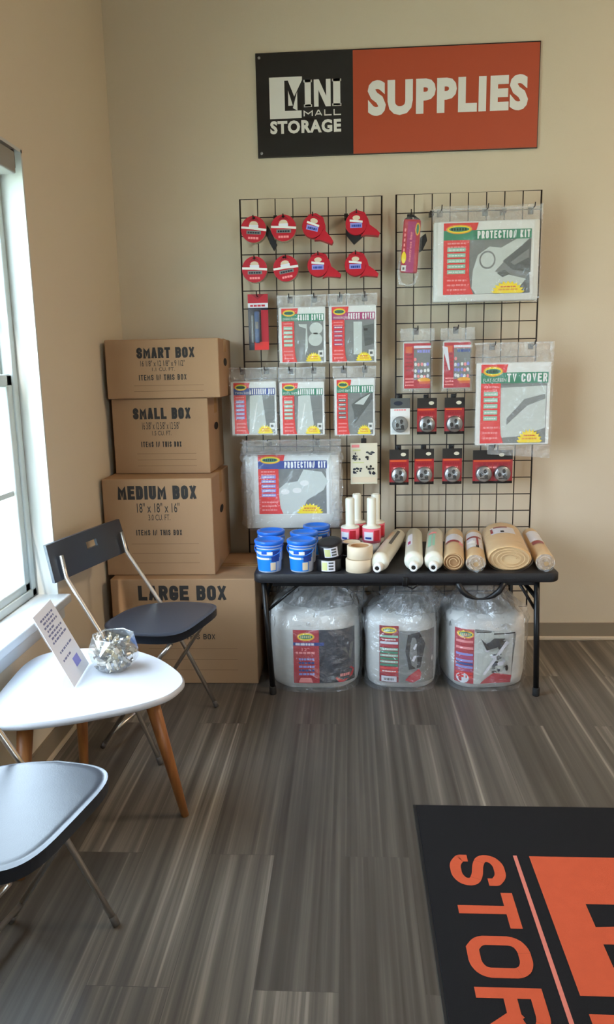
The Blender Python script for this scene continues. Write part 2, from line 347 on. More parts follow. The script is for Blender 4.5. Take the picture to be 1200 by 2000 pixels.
bb = MB(); bb.box(XL, XL+.009, YB, -.01, .012, .085, 'base'); bb.rbox(XL, XL+.016, YB, -.016, 0, .02, 'basefoot', .004)
struct(bb.build('baseboard_left'))

def window(idx, q, divided=True):
    y0, y1, z0, z1 = q
    root = bpy.data.objects.new('window_%d' % idx, None); C.objects.link(root); struct(root); root.location = (XL, (y0+y1)/2, z0)
    oy, oz = -(y0+y1)/2, -z0
    # painted reveal lining
    m = MB(); a = .010
    m.box(-T, 0, y1-a+oy, y1+oy, 0, z1+oz, 'jamb'); m.box(-T, 0, y0+oy, y0+a+oy, 0, z1+oz, 'jamb'); m.box(-T, 0, y0+oy, y1+oy, z1-a+oz, z1+oz, 'jamb')
    m.build('window_reveal', root)
    m = MB(); X0, X1 = -.14, -.075; f = .035     # outer frame
    Y0, Y1, Z0, Z1 = y0+a+oy, y1-a+oy, 0, z1-a+oz
    for b in ((Y0, Y0+f, Z0, Z1), (Y1-f, Y1, Z0, Z1), (Y0, Y1, Z0, Z0+.03), (Y0, Y1, Z1-f, Z1)): m.rbox(X0, X1, b[0], b[1], b[2], b[3], 'vinyl', .004)
    m.build('window_frame', root)
    zm = 1.277+oz
    def sash(xa, xb, za, zb, mz):
        m = MB(); e = .042; ya, yb = Y0+f-.004, Y1-f+.004
        m.rbox(xa, xb, ya, ya+e, za, zb, 'vinyl', .006); m.rbox(xa, xb, yb-e, yb, za, zb, 'vinyl', .006)
        m.rbox(xa, xb, ya, yb, za, za+e, 'vinyl', .006); m.rbox(xa, xb, ya, yb, zb-e, zb, 'vinyl', .006)
        s_ = m.build('sash', root)
        xm = (xa+xb)/2; g = MB()
        for t in (1/3, 2/3): g.box(xm-.004, xm+.004, ya+(yb-ya)*t-.008, ya+(yb-ya)*t+.008, za+e, zb-e, 'vinyl')
        g.box(xm-.0045, xm+.0045, ya+e, yb-e, mz-.009, mz+.009, 'vinyl'); g.build('muntin', s_)
        p = MB(); p.box(xm-.001, xm+.001, ya+e-.006, yb-e+.006, za+e-.006, zb-e+.006, 'acr'); p.build('pane', s_)
    sash(-.112, -.082, .018, zm+.022, .905+oz)
    sash(-.138, -.114, zm-.022, Z1-f+.004, (zm+Z1)/2)
    m = MB(); m.rbox(-.15, .045, y0+oy-.04, y1+oy+.0, -.03, 0, 'sill', .005); m.rbox(0.001, .02, y0+oy-.03, y1+oy-.01, -.085, -.03, 'sill', .003)
    m.build('window_sill', root)
window(1, WIN)
# glazed entrance behind the camera
d = bpy.data.objects.new('door_1', None); C.objects.link(d); struct(d); d.location = ((DR[0]+DR[1])/2, YB, 0)
m = MB(); hw = (DR[1]-DR[0])/2
for x in (-hw, -.03, hw-.06): m.box(x, x+.06, -.10, -.04, 0, DR[3], 'dark')
for z in (0, DR[3]-.06): m.box(-hw, hw, -.099, -.041, z, z+.06, 'dark')
m.build('door_frame', d)
m = MB(); m.box(-hw+.06, -.03, -.072, -.068, .06, DR[3]-.06, 'acr'); m.box(.03, hw-.06, -.072, -.068, .06, DR[3]-.06, 'acr'); m.build('door_pane', d)
# ceiling lamps out of frame
glow = bpy.data.materials.new('lamp_diffuser'); glow.use_nodes = True
b_ = glow.node_tree.nodes['Principled BSDF']; b_.inputs['Base Color'].default_value = (.9, .9, .88, 1); b_.inputs['Emission Color'].default_value = (1, .88, .7, 1); b_.inputs['Emission Strength'].default_value = 1.5
for i, (x, y) in enumerate(LAMPS):
    t = thing('ceiling_light', ('square ceiling light panel nearer the display wall', 'square ceiling light panel towards the entrance')[i], 'ceiling light', (x, y, ZC-.05), 0, 'ceiling light panels')
    mm = MB()
    for a in ((-.3, .3, -.3, -.28), (-.3, .3, .28, .3), (-.3, -.28, -.28, .28), (.28, .3, -.28, .28)): mm.box(a[0], a[1], a[2], a[3], -.01, .05, 'white')
    mm.build('frame', t); MB().box(-.28, .28, -.28, .28, .01, .03, glow).build('diffuser', t)
    l = area('lamp_glow', (x, y, ZC-.065), (0, 0, 0), .54, .54, LAMP_W[i], LAMP_C)

# window blind head rail
t = thing('window_blind', 'grey rolled-up window blind at the top of the window', 'blind', (XL-.035, (WIN[0]+WIN[1])/2, WIN[3]-.01))
hl = (WIN[1]-WIN[0])/2-.055
MB().rbox(-.03, .035, -hl, hl, -.075, -.008, 'grey', .006).build('valance', t)
MB().rbox(-.025, .03, hl, hl+.012, -.055, -.0, 'dark', .003).tube([(0, hl, -.02), (.0, hl+.03, -.035)], .008, 'dark').build('bracket', t)

# ------------------------------------------------------------------ cardboard boxes
def carton(w, dp, h, title, dims, cu, loc, rz, label, tfrac, lines=3, big=(.17, .83)):
    t = thing('cardboard_box', label, 'box', loc, rz, 'stacked cardboard moving boxes')
    m = MB(); y = -dp/2
    m.rbox(-w/2, w/2, -dp/2, dp/2, 0, h, 'card', .004, 2, False)
    m.box(-w/2+.002, w/2-.002, -.0012, .0012, h-.001, h+.0012, 'card2')
    # printing on the front
    e = y-.0006
    X = lambda f: -w/2+w*f
    m.block(title, X(big[0]), X(big[1]), h*tfrac[0], h*tfrac[1], e, 'ink', .25, .09)
    if dims: m.text(dims, X(.31), X(.70), h*(tfrac[0]-.135), h*(tfrac[0]-.035), e, 'ink', .005)
    if cu: m.text(cu, X(.41), X(.61), h*(tfrac[0]-.215), h*(tfrac[0]-.155), e, 'ink', .0)
    m.block('ITEMS IN THIS BOX', X(.29), X(.71), h*(tfrac[0]-.37), h*(tfrac[0]-.37)+.023, e, 'ink', .17, .16)
    z = tfrac[0]-.46
    for i in range(lines): m.rect(X(.24), X(.86), h*z-.0008, h*z+.0008, e, 'line'); z -= (tfrac[0]-.46)/(lines+.3)
    m.build('carton', t)
    m = MB(); m.box(-w/2+.0, w/2-.0, -.028, .028, h, h+.0008, 'tapeb'); m.box(w/2, w/2+.0008, -.028, .028, h*.78, h+.0008, 'tapeb')
    for s_ in (-1,): m.box(-w/2-.0008, -w/2, -.028, .028, h*.78, h+.0008, 'tapeb')
    m.build('sealing_tape', t)
    for s_ in (1, -1):
        m = MB(); x = s_*(w/2+.0006); pts = [(x, .045*math.cos(a)+(.0), h*.60+.017*math.sin(a)) for a in [2*math.pi*i/16 for i in range(16)]]
        m.add(pts, [tuple(range(16))], 'hole')
        m.build('hand_hole', t)
    return t
carton(.605, .452, .457, 'LARGE BOX', None, '4.5 CU. FT.', (-.697, -.304, 0), 0, 'large cardboard box at the bottom of the stack, behind the grey folding chair', (.80, .94), 3, (.19, .80))
carton(.458, .42, .408, 'MEDIUM BOX', '18" x 18" x 16"', '3.0 CU. FT.', (-.797, -.262, .4585), 0, 'medium cardboard box resting on the large box', (.79, .93), 3, (.14, .86))
carton(.415, .31, .318, 'SMALL BOX', '16 3/8" x 12 5/8" x 12 5/8"', '1.5 CU. FT.', (-.80, -.170, .868), R(-1.5), 'small cardboard box between the medium and the smart box', (.73, .88), 3, (.22, .82))
carton(.478, .31, .243, 'SMART BOX', '16 1/8" x 12 1/8" x 9 1/2"', '1.1 CU. FT.', (-.779, -.185, 1.1875), 0, 'flat wide cardboard box topmost of its stack', (.68, .86), 2, (.28, .79))

# ------------------------------------------------------------------ sign
s = thing('wall_sign', 'black and orange SUPPLIES sign high on the beige wall', 'sign', (.2075, -.004, 2.20))
w, h = 1.193, .414; x0, x1 = -w/2, w/2; xs = -.1835
m = MB(); m.box(x0, xs, -.004, .004, 0, h, 'sbl'); m.box(xs, x1, -.004, .004, 0, h, 'sor')
m.box(x0, x1, -.0045, .004, h-.004, h, 'sbl').box(x0, x1, -.0045, .004, 0, .003, 'dark').box(x1-.003, x1, -.0045, .004, 0, h, 'dark')
m.build('panel', s)
for z in (.018, h-.018): MB().lathe([(.006, 0), (.006, -.002), (.003, -.003), (.0, -.003)], 'steel', 12, (x0+.016, -.004, z), 'y').build('grommet', s)
m = MB(); e = -.0052; S_ = lambda u: x0+u*.553/1.0   # u in fractions of the black panel zone
def L(u): return x0+(u-40)/382*(xs-x0)
def Z(v): return (492-v)/410*h
# white block with the black M standing in it
m.rect(L(92), L(148), Z(340), Z(178), e, 'swh'); m.rect(L(148), L(222), Z(192), Z(178), e, 'swh'); m.rect(L(148), L(218), Z(340), Z(310), e, 'swh')
m.poly([(L(166), Z(192)), (L(222), Z(192)), (L(190), Z(255))], e, 'swh')
m.poly([(L(166), Z(230)), (L(184), Z(290)), (L(166), Z(290))], e, 'swh')
m.poly([(L(202), Z(235)), (L(202), Z(310)), (L(184), Z(300))], e, 'swh')
m.rect(L(148), L(152), Z(310), Z(192), e, 'swh')
for a, b in ((232, 256), (344, 372)): m.rect(L(a), L(b), Z(296), Z(192), e, 'swh')
for a, b in ((228, 260), (340, 376)): m.rect(L(a), L(b), Z(202), Z(192), e, 'swh'); m.rect(L(a), L(b), Z(298), Z(288), e, 'swh')
m.rect(L(268), L(286), Z(298), Z(192), e, 'swh'); m.rect(L(316), L(334), Z(298), Z(192), e, 'swh')
m.poly([(L(268), Z(192)), (L(288), Z(192)), (L(334), Z(298)), (L(314), Z(298))], e-.0001, 'swh')
m.build('logo', s); m = MB()
m.block('MALL', L(226), L(374), Z(334), Z(310), e, 'swh', .2, .35)
m.text('STORAGE', L(92), L(374), Z(400), Z(348), e, 'swh', .045)
m.build('logo_lettering', s); m = MB()
m.text('SUPPLIES', xs+.062, xs+.062+.672, .150, .150+.140, e, 'swh', .055)
m.build('lettering', s)

# ------------------------------------------------------------------ wire grid panels
ZT = 2.0175
def grid(name_label, x0, rz=0):
    t = thing('wire_grid_panel', name_label, 'display panel', (x0+.305, -.069, ZT-24*.0762), 0, 'black wire grid panels on the wall')
    t.rotation_euler.y = rz
    H_ = 24*.0762; a = -.305
    f = MB(); f.tube([(a, 0, 0), (-a, 0, 0), (-a, 0, H_), (a, 0, H_)], .0038, 'wire', 8, closed=True); f.build('frame', t)
    m = MB()
    for i in range(1, 8): m.tube([(a+i*.07625, 0, 0), (a+i*.07625, 0, H_)], .0024, 'wire', 6)
    for i in range(1, 24): m.tube([(a, -.004, i*.0762), (-a, -.004, i*.0762)], .0024, 'wire', 6)
    m.build('wire_mesh', t)
    for x in (a+.0762*2, -a-.0762*2):
        for z in (.0762*3, H_-.0762): MB().box(x-.008, x+.008, -.004, .065, z-.008, z+.008, 'wire').build('wall_bracket', t)
grid('black wire grid panel above the blue tubs, hung with round tape packs', -.4785, R(.35))
grid('black wire grid panel next to the television cover, with lock packs', .2042)

# ------------------------------------------------------------------ folding table
TZ = .506; tx, ty = .2075, -.362
t = thing('folding_table', 'low black folding table holding paper rolls and blue tubs', 'table', (tx, ty, 0))
def rr_pts(hx, hy, r, n=6):
    p = []
    for cx, cy, a0 in ((hx-r, hy-r, 0), (-hx+r, hy-r, 90), (-hx+r, -hy+r, 180), (hx-r, -hy+r, 270)):
        p += [(cx+r*math.cos(R(a0+90*i/n)), cy+r*math.sin(R(a0+90*i/n))) for i in range(n+1)]
    return p
MB().prism(rr_pts(.5955, .277, .035), TZ-.036, TZ, 'tblk', bev=.005).build('tabletop', t)
m = MB(); m.box(-.52, .52, -.262, -.242, TZ-.052, TZ-.034, 'bmet'); m.box(-.52, .52, .242, .262, TZ-.052, TZ-.034, 'bmet'); m.build('apron_rail', t)
for sx, xt, xb in ((-1, -.556, -.531), (1, .512, .523)):
    for yy in (-.255, .225):
        l = MB().tube([(xt, yy, TZ-.036), (xb, yy-.012 if yy < 0 else yy+.012, .012)], .0115, 'bmet', 12).build('leg', t)
        MB().lathe([(.013, 0), (.0145, .004), (.0145, .03), (.0125, .034)], 'rub', 14, (xb, yy-.012 if yy < 0 else yy+.012, 0)).build('foot_cap', l)
    MB().tube([(xt+(xb-xt)*.15, -.255, .40), (xt+(xb-xt)*.15, .225, .40)], .009, 'bmet').build('cross_bar', t)
    for yy in (-.25, .22):
        MB().tube([(xt+(xb-xt)*.3, yy, .345), (xt-sx*(.15 if sx < 0 else .07), yy, TZ-.04)], .006, 'bmet').build('brace', t)
    MB().tube([(xt+(xb-xt)*.35, -.0, .40), (xt-sx*.17, 0, TZ-.045)], .007, 'bmet').build('brace', t)
m = MB(); m.rbox(-.01, .012, -.285, -.265, TZ-.05, TZ-.012, 'bmet', .003).tube([(0, -.28, TZ-.045), (.03, -.28, TZ-.06), (.05, -.28, TZ-.045)], .003, 'bmet').build('fold_latch', t)
pts = [(.205+i*.02, -.27, TZ-.04-.065*math.sin(math.pi*i/9)**.6) for i in range(10)]
m = MB(); m.tube(pts, [.010, .012, .011, .007, .004, .004, .007, .011, .012, .010], 'blk', 10); m.build('carry_handle', t)

# ------------------------------------------------------------------ hooks
hook0 = None
def hook(x, z, what, y0=-.073, ln=.085):
    global hook0
    lab = 'black wire hook ' + what
    if hook0 is None:
        hook0 = thing('display_hook', lab, 'hook', (x, y0, z), 0, 'black hooks on the wire grids')
        MB().rbox(-.012, .012, -.0065, .0, -.018, .012, 'blk', .0025).build('clip', hook0)
        MB().tube([(0, -.004, 0), (0, -ln*.6, -.002), (0, -ln*.92, .002), (0, -ln, .016)], .0024, 'wire', 8).build('prong', hook0)
        return hook0
    return dup(hook0, (x, y0, z), label=lab)

# ------------------------------------------------------------------ printed cards and hanging bags
def oval(m, cx, cz, rx, rz, y, fn=None, tilt=0):
    m.ell(cx, cz, rx, rz, y, 'oryel', fn=fn); m.ell(cx, cz, rx*.88, rz*.78, y-.0003, 'yel', fn=fn); m.ell(cx, cz, rx*.78, rz*.52, y-.0006, 'green', fn=fn)
    for i in range(6): m.rect(cx-rx*.62+rx*.21*i, cx-rx*.62+rx*.21*i+rx*.13, cz-rz*.28, cz+rz*.28, y-.0009, 'olive' if fn else 'ink', fn=fn)
def greek(m, x0, x1, z, h, y, k, seed, fn=None):           # a line of unreadable print
    rnd = random.Random(seed); x = x0
    while x < x1-.001:
        w_ = min((x1-x0)*rnd.uniform(.10, .24), x1-x); m.rect(x, x+w_, z, z+h, y, k, 2, fn=fn); x += w_+(x1-x0)*.04
def bag_print(m, w, h, y, band, bars, title, small, pic, seed, ox=0, oz=0, fn=None, plain=False):
    X = lambda u: ox-w/2+u*w
    Zf = lambda v: oz+v*h
    e = lambda i: y-.0005*i
    m.rect(X(0), X(1), Zf(0), Zf(1), e(0), 'white', 8, fn=fn)
    m.rect(X(.12), X(.96), Zf(.015), Zf(.80), e(1), 'gph', 6, fn=fn)
    # picture of the covered furniture
    if pic == 'chair':
        m.poly([(X(.42), Zf(.70)), (X(.60), Zf(.70)), (X(.62), Zf(.28)), (X(.55), Zf(.12)), (X(.58), Zf(.62)), (X(.44), Zf(.66))], e(2), 'wph', fn)
        m.ell(X(.80), Zf(.62), .14*w, .11*h, e(2), 'wph', fn=fn); m.ell(X(.78), Zf(.42), .15*w, .12*h, e(2), 'wph', fn=fn)
    elif pic == 'chest':
        m.rect(X(.52), X(.70), Zf(.14), Zf(.72), e(2), 'wph', fn=fn); m.poly([(X(.72), Zf(.64)), (X(.95), Zf(.68)), (X(.95), Zf(.32)), (X(.76), Zf(.28))], e(2), 'gph2', fn)
        m.rect(X(.74), X(.82), Zf(.56), Zf(.60), e(3), 'ink', fn=fn)
    elif pic == 'matt':
        m.poly([(X(.38), Zf(.02)), (X(.42), Zf(.74)), (X(.68), Zf(.78)), (X(.76), Zf(.20)), (X(.70), Zf(.02))], e(2), 'wph', fn)
        m.poly([(X(.45), Zf(.10)), (X(.56), Zf(.60)), (X(.58), Zf(.60)), (X(.48), Zf(.10))], e(3), 'white', fn)
    elif pic == 'sofa':
        m.poly([(X(.42), Zf(.55)), (X(.62), Zf(.66)), (X(.94), Zf(.78)), (X(.95), Zf(.64)), (X(.70), Zf(.40)), (X(.50), Zf(.20)), (X(.48), Zf(.42))], e(2), 'gph2', fn)
        m.poly([(X(.50), Zf(.56)), (X(.70), Zf(.66)), (X(.90), Zf(.74)), (X(.72), Zf(.54))], e(3), 'wph', fn)
    elif pic == 'tv':
        m.poly([(X(.30), Zf(.08)), (X(.32), Zf(.70)), (X(.95), Zf(.72)), (X(.95), Zf(.20)), (X(.60), Zf(.10))], e(2), 'wph', fn)
        m.poly([(X(.42), Zf(.24)), (X(.70), Zf(.48)), (X(.94), Zf(.56)), (X(.94), Zf(.62)), (X(.66), Zf(.56)), (X(.42), Zf(.32))], e(3), 'gph', fn)
    elif pic == 'couch':
        m.poly([(X(.28), Zf(.02)), (X(.28), Zf(.38)), (X(.42), Zf(.52)), (X(.58), Zf(.55)), (X(.66), Zf(.74)), (X(.90), Zf(.70)), (X(.98), Zf(.55)), (X(.92), Zf(.40)), (X(.70), Zf(.24)), (X(.62), Zf(.02))], e(2), 'wph', fn)
        for a, b_ in ((.36, .44), (.52, .46), (.62, .58)): m.ell(X(a+.05), Zf(b_-.06), .06*w, .045*h, e(3), 'white', fn=fn)
    elif pic == 'kit':
        m.poly([(X(.36), Zf(.10)), (X(.37), Zf(.34)), (X(.42), Zf(.55)), (X(.54), Zf(.66)), (X(.66), Zf(.64)), (X(.94), Zf(.84)), (X(.97), Zf(.78)), (X(.70), Zf(.46)), (X(.60), Zf(.32)), (X(.96), Zf(.20)), (X(.84), Zf(.02)), (X(.40), Zf(.02))], e(2), 'wph', fn)
        m.ell(X(.52), Zf(.48), .085*w, .125*h, e(3), 'gph', fn=fn); m.ell(X(.52), Zf(.48), .07*w, .10*h, e(4), 'wph', fn=fn)
        m.poly([(X(.68), Zf(.46)), (X(.97), Zf(.76)), (X(.97), Zf(.30)), (X(.78), Zf(.34))], e(3), 'gph2', fn)
        m.poly([(X(.76), Zf(.44)), (X(.95), Zf(.62)), (X(.95), Zf(.50)), (X(.80), Zf(.40))], e(4), 'gph', fn)
        m.poly([(X(.62), Zf(.30)), (X(.70), Zf(.34)), (X(.76), Zf(.28)), (X(.68), Zf(.24))], e(4), 'gph2', fn)
        m.poly([(X(.82), Zf(.02)), (X(.96), Zf(.28)), (X(.97), Zf(.02))], e(4), 'gph2', fn)
    # red column
    m.poly([(X(.06), Zf(.015)), (X(.38), Zf(.015)), (X(.345), Zf(.12)), (X(.33), Zf(.30)), (X(.33), Zf(.78)), (X(.06), Zf(.78))], e(5), 'red2', fn)
    for i in range(2): greek(m, X(.10), X(.29), Zf(.70-.05*i), .022*h, e(6), 'pink', seed+i, fn)
    nb = 5
    for i in range(nb):
        m.rect(X(.10), X(.29), Zf(.30+.075*i), Zf(.352+.075*i), e(6), bars, 2, fn=fn); greek(m, X(.115), X(.275), Zf(.315+.075*i), .018*h, e(7), 'white', seed+9+i, fn)
    for i in range(3): greek(m, X(.10), X(.30), Zf(.20-.065*i), .022*h, e(6), 'pink', seed+20+i, fn)
    # logo corner, band and title
    m.poly([(X(.06), Zf(.80)), (X(.38), Zf(.80)), (X(.42), Zf(.985)), (X(.06), Zf(.985))], e(5), 'red2', fn)
    m.rect(X(.06), X(.97), Zf(.755), Zf(.885), e(6), band, 6, fn=fn)
    oval(m, X(.22), Zf(.90), .135*w, .062*h, e(7), fn)
    if small: m.text(small, X(.09), X(.40 if small != 'x' else .1), Zf(.775), Zf(.815), e(8), 'white', .0, fn=fn)
    if title: m.block(title, X(.41), X(.955), Zf(.768), Zf(.872), e(8), 'bwhite', .19, .15, fn=fn)
    m.burst(X(.74), Zf(.02), .18*w, .17*h, e(8), 'yel', fn=fn)
    greek(m, X(.64), X(.84), Zf(.06), .02*h, e(9), 'oryel', seed+31, fn); greek(m, X(.66), X(.82), Zf(.10), .016*h, e(9), 'oran', seed+32, fn)
    if pic not in ('couch', 'kit', 'tv'): m.rect(X(.84), X(.95), Zf(.10), Zf(.22), e(7), 'white', fn=fn); m.rect(X(.865), X(.925), Zf(.14), Zf(.185), e(8), 'gph2', fn=fn)

def wrinkled(w, h, y, amp, seed, k, nu=16, nv=16, cx=0, z0=0, sag=0, topamp=None, xj=0):
    m = MB()
    def fn(u, v):
        a = amp if topamp is None else amp+(topamp-amp)*max(0, (v-.7)/.3)
        q = nz(u*w*22+seed*3.1, v*h*22, seed)*a + nz(u*w*60+seed, v*h*45, seed+5)*a*.5
        xx = cx+(u-.5)*w + xj*nz(v*6, seed, u*2); zz = z0+v*h + (nz(u*5, seed+9, 0)*xj*1.4 - sag*math.sin(math.pi*u) if v > .98 else 0)
        return (xx, y-abs(q) if True else 0, zz)
    m.sheet(fn, nu, nv, k); return m

def hang_bag(x0, x1, z0, z1, zc, y, label, band, bars, title, small, pic, seed, margin=.006, hooks=2, hdesc='', thick=.018, cardx=None, group='clear bags of furniture covers on the wire grids', cz0=None):
    w, h = x1-x0, z1-z0; cx = (x0+x1)/2
    t = thing('cover_bag', label, 'packaged cover', (cx, y, z0), 0, group)
    ch = zc-z0-margin; cw = w-2*margin
    c0 = margin if cz0 is None else cz0-z0
    ch = zc-z0-c0
    ca, cb = (-cw/2, cw/2) if cardx is None else (cardx[0]-cx, cardx[1]-cx)
    MB().rbox(-cw/2+.002, cw/2-.002, 0, thick, margin, c0+ch+.004, 'wfold', .006).build('folded_cover', t)
    m = MB(); bag_print(m, cb-ca, ch, -.0015, band, bars, title, small, pic, seed, ox=(ca+cb)/2, oz=c0); m.build('printed_card', t)
    f = wrinkled(w, z1-zc, -.004, .010, seed, 'film_h', 24, 10, 0, zc-z0, xj=.006)
    f2 = wrinkled(w, zc-z0, -.0085, .002, seed+3, 'film', 14, 14, 0, 0)
    f.v += []; b = len(f.v)
    f.sheet(lambda u, v: (-w/2+u*w, thick+.003+.004*nz(u*9, v*9, seed), v*(z1-z0)), 10, 12, 'film')
    k = len(f.v)
    f.add(f2.v, f2.f, 'film', True)
    f.box(-w/2, w/2, thick-.002, thick, z1-z0-.006, z1-z0, 'film_h')
    f.build('bag', t)
    for i in range(hooks):
        hx = cx + (0 if hooks == 1 else (-.25+.5*i)*w if hooks == 2 else (-.42+.42*i)*w)
        side = ('',) if hooks == 1 else ('first hole of ', 'second hole of ') if hooks == 2 else ('first hole of ', 'middle hole of ', 'last hole of ')
        hook(hx, z1-.012, 'through the '+side[i]+hdesc if hooks > 1 else 'through the top of '+hdesc, ln=.085)
    return t
Y = -.135
hang_bag(-.312, -.098, 1.318, 1.611, 1.558, Y, 'clear bag with green banded card picturing a covered chair, below the round tape packs', 'green', 'lgreen', 'CHAIR COVER', 'DINING ROOM', 'chair', 1, hdesc='the green chair cover bag')
hang_bag(-.094, .121, 1.316, 1.612, 1.560, Y, 'clear bag with purple banded card, the only purple cover bag', 'mag', 'mag', 'CHEST COVER', 'WARDROBE', 'chest', 2, hdesc='the purple banded bag')
hang_bag(-.533, -.320, 1.007, 1.307, 1.245, Y, 'clear bag with blue banded card overhanging the grid edge beside the small cardboard box', 'blue', 'lblue', 'MATTRESS BAG', 'TWIN SIZE', 'matt', 3, hdesc='the blue banded bag')
hang_bag(-.317, -.108, 1.003, 1.305, 1.240, Y, 'clear bag with green banded card, between the blue banded bag and the grid gap', 'green', 'lgreen', 'MATTRESS BAG', 'FULL SIZE', 'matt', 4, hdesc='the green mattress bag')
hang_bag(-.075, .114, .998, 1.305, 1.250, Y, 'clear bag with green strip and dark furniture photo, hung above the cream tag card', 'green', 'gph2', 'SOFA COVER', 'LOVE SEAT', 'sofa', 5, hdesc='the dark photo bag')
hang_bag(.352, .806, 1.560, 1.950, 1.888, Y, 'large clear PROTECTION KIT bag with green band at the top of the grid', 'green', 'lgreen', 'PROTECTION KIT', None, 'kit', 6, hooks=3, hdesc='the large green protection kit', thick=.045, cardx=(.375, .775), cz0=1.590)
hang_bag(.540, .873, .945, 1.392, 1.305, Y-.01, 'large clear TV COVER bag with green band, overhanging the grid side', 'green', 'lgreen', 'TV COVER', 'FLAT-SCREEN', 'tv', 7, hdesc='the TV cover bag', thick=.022, cardx=(.548, .862), cz0=.955)
hang_bag(-.478, -.042, .585, .985, .930, -.175, 'large crumpled clear PROTECTION KIT bag with blue band, behind the blue tubs', 'blue', 'lblue', 'PROTECTION KIT', None, 'couch', 8, hooks=2, hdesc='the large blue protection kit', thick=.06, cardx=(-.432, -.095), cz0=.655)
# crumpled neck of the blue kit
m = MB()
def crum(u, v):
    a = .055*nz(u*8, v*4, 4.4)+.040*nz(u*19, v*9, 8.8)+.02*nz(u*40, v*22, 1.8)
    return (-.482+.440*u+.016*nz(v*8, u*3, 1)*(1 if u < .1 or u > .9 else 0), -.182-abs(a)*1.5, .925+.070*v+(.022*nz(u*7, 3.3, 0)+.010*nz(u*23, 1.3, 0))*(v > .9))
m.sheet(crum, 64, 20, 'film_c', False)
m.sheet(lambda u, v: (-.492+.05*u+.012*nz(v*11, u*3, 7), -.150-.05*u-.03*abs(nz(v*16, u*5, 2)), .60+.33*v), 5, 40, 'film_c', False)
m.sheet(lambda u, v: (-.085+.05*u+.010*nz(v*9, u*3, 9), -.195+.03*u-.025*abs(nz(v*14, u*5, 5)), .60+.33*v), 5, 40, 'film_c', False)
# a loose fold hanging below the TV cover bag
m2 = MB(); m2.sheet(lambda u, v: (.60+.27*u+.006*nz(v*9, u*5, 2), -.150-.012*abs(nz(u*14, v*9, 6)), .893+.055*v+.02*(1-u)*(1-v)), 26, 6, 'film_h')
for o_ in [o for o in C.objects if o.name.startswith('cover_bag') and 'crumpled' in o.get('label', '')]: q = m.build('crumpled_neck', o_); q.location = -Vector(o_.location)
for o_ in [o for o in C.objects if o.name.startswith('cover_bag') and 'TV COVER' in o.get('label', '')]: q = m2.build('loose_fold', o_); q.location = -Vector(o_.location)

# two small bags of red-label film
def red_bag(x0, x1, z0, z1, label, seed, hd):
    w, h = x1-x0, z1-z0
    t = thing('foam_pouch_bag', label, 'packaged pouches', ((x0+x1)/2, Y, z0), 0, 'small red-label bags on the grid')
    MB().rbox(-w*.40, w*.38, 0, .03, .012, h*.80, 'foam' if seed == 1 else 'wfold', .008).build('contents', t)
    m = MB(); e = -.001; X = lambda u: -w/2+u*w; Zf = lambda v: v*h
    m.rect(X(.12), X(.88), Zf(.06), Zf(.77), e, 'red'); m.rect(X(.16), X(.36), Zf(.62), Zf(.72), e-.0004, 'oran')
    m.rect(X(.40), X(.90), Zf(.69), Zf(.73), e-.0004, 'paper'); m.rect(X(.40), X(.90), Zf(.60), Zf(.68), e-.0006, 'gph'); greek(m, X(.50), X(.86), Zf(.62), .012, e-.001, 'lblue' if seed == 1 else 'blue', seed)
    m.rect(X(.40), X(.88), Zf(.20), Zf(.60), e-.0004, 'gph')
    rnd = random.Random(seed)
    for i in range(16): m.ell(X(.44+.09*(i % 5)+.02*rnd.random()), Zf(.24+.09*(i//5)+.02*rnd.random()), .006, .008, e-.0012, rnd.choice(['paper', 'white', 'lblue', 'pink']), 8)
    m.ell(X(.70), Zf(.19), .19*w, .035*h, e-.0014, 'oryel'); m.rect(X(.56), X(.88), Zf(.13), Zf(.17), e-.0016, 'oran')
    for i in range(5): m.rect(X(.17), X(.36), Zf(.34+.06*i), Zf(.36+.06*i), e-.0006, 'dred')
    for i in range(3): greek(m, X(.16), X(.40), Zf(.10+.05*i), .006, e-.0008, 'pink', seed+i)
    if seed == 2: m.poly([(X(.06), Zf(.72)), (X(.22), Zf(.70)), (X(.30), Zf(.34)), (X(.26), Zf(.34))], e-.002, 'paper')
    m.build('printed_card', t)
    f = wrinkled(w*.98, h*.20, -.006, .012, seed+30, 'film_h', 14, 8, 0, h*.80, xj=.008)
    g = wrinkled(w*.9, h*.82, -.008, .006, seed+40, 'film', 14, 20, 0, 0, xj=.004); f.add(g.v, g.f, 'film', True)
    f.sheet(lambda u, v: (-w/2*.95+u*w*.95, .034+.004*nz(u*9, v*9, seed), v*h), 8, 12, 'film'); f.build('bag', t)
    hook((x0+x1)/2, z1-.006, hd)
red_bag(.218, .367, 1.188, 1.459, 'small clear bag of red-label film packing, above the grey lock pack', 1, 'holding the small red bag above the grey lock pack')
red_bag(.390, .539, 1.188, 1.459, 'small clear bag with red card and white flap, beside the TV cover bag', 2, 'holding the small red bag beside the TV cover')

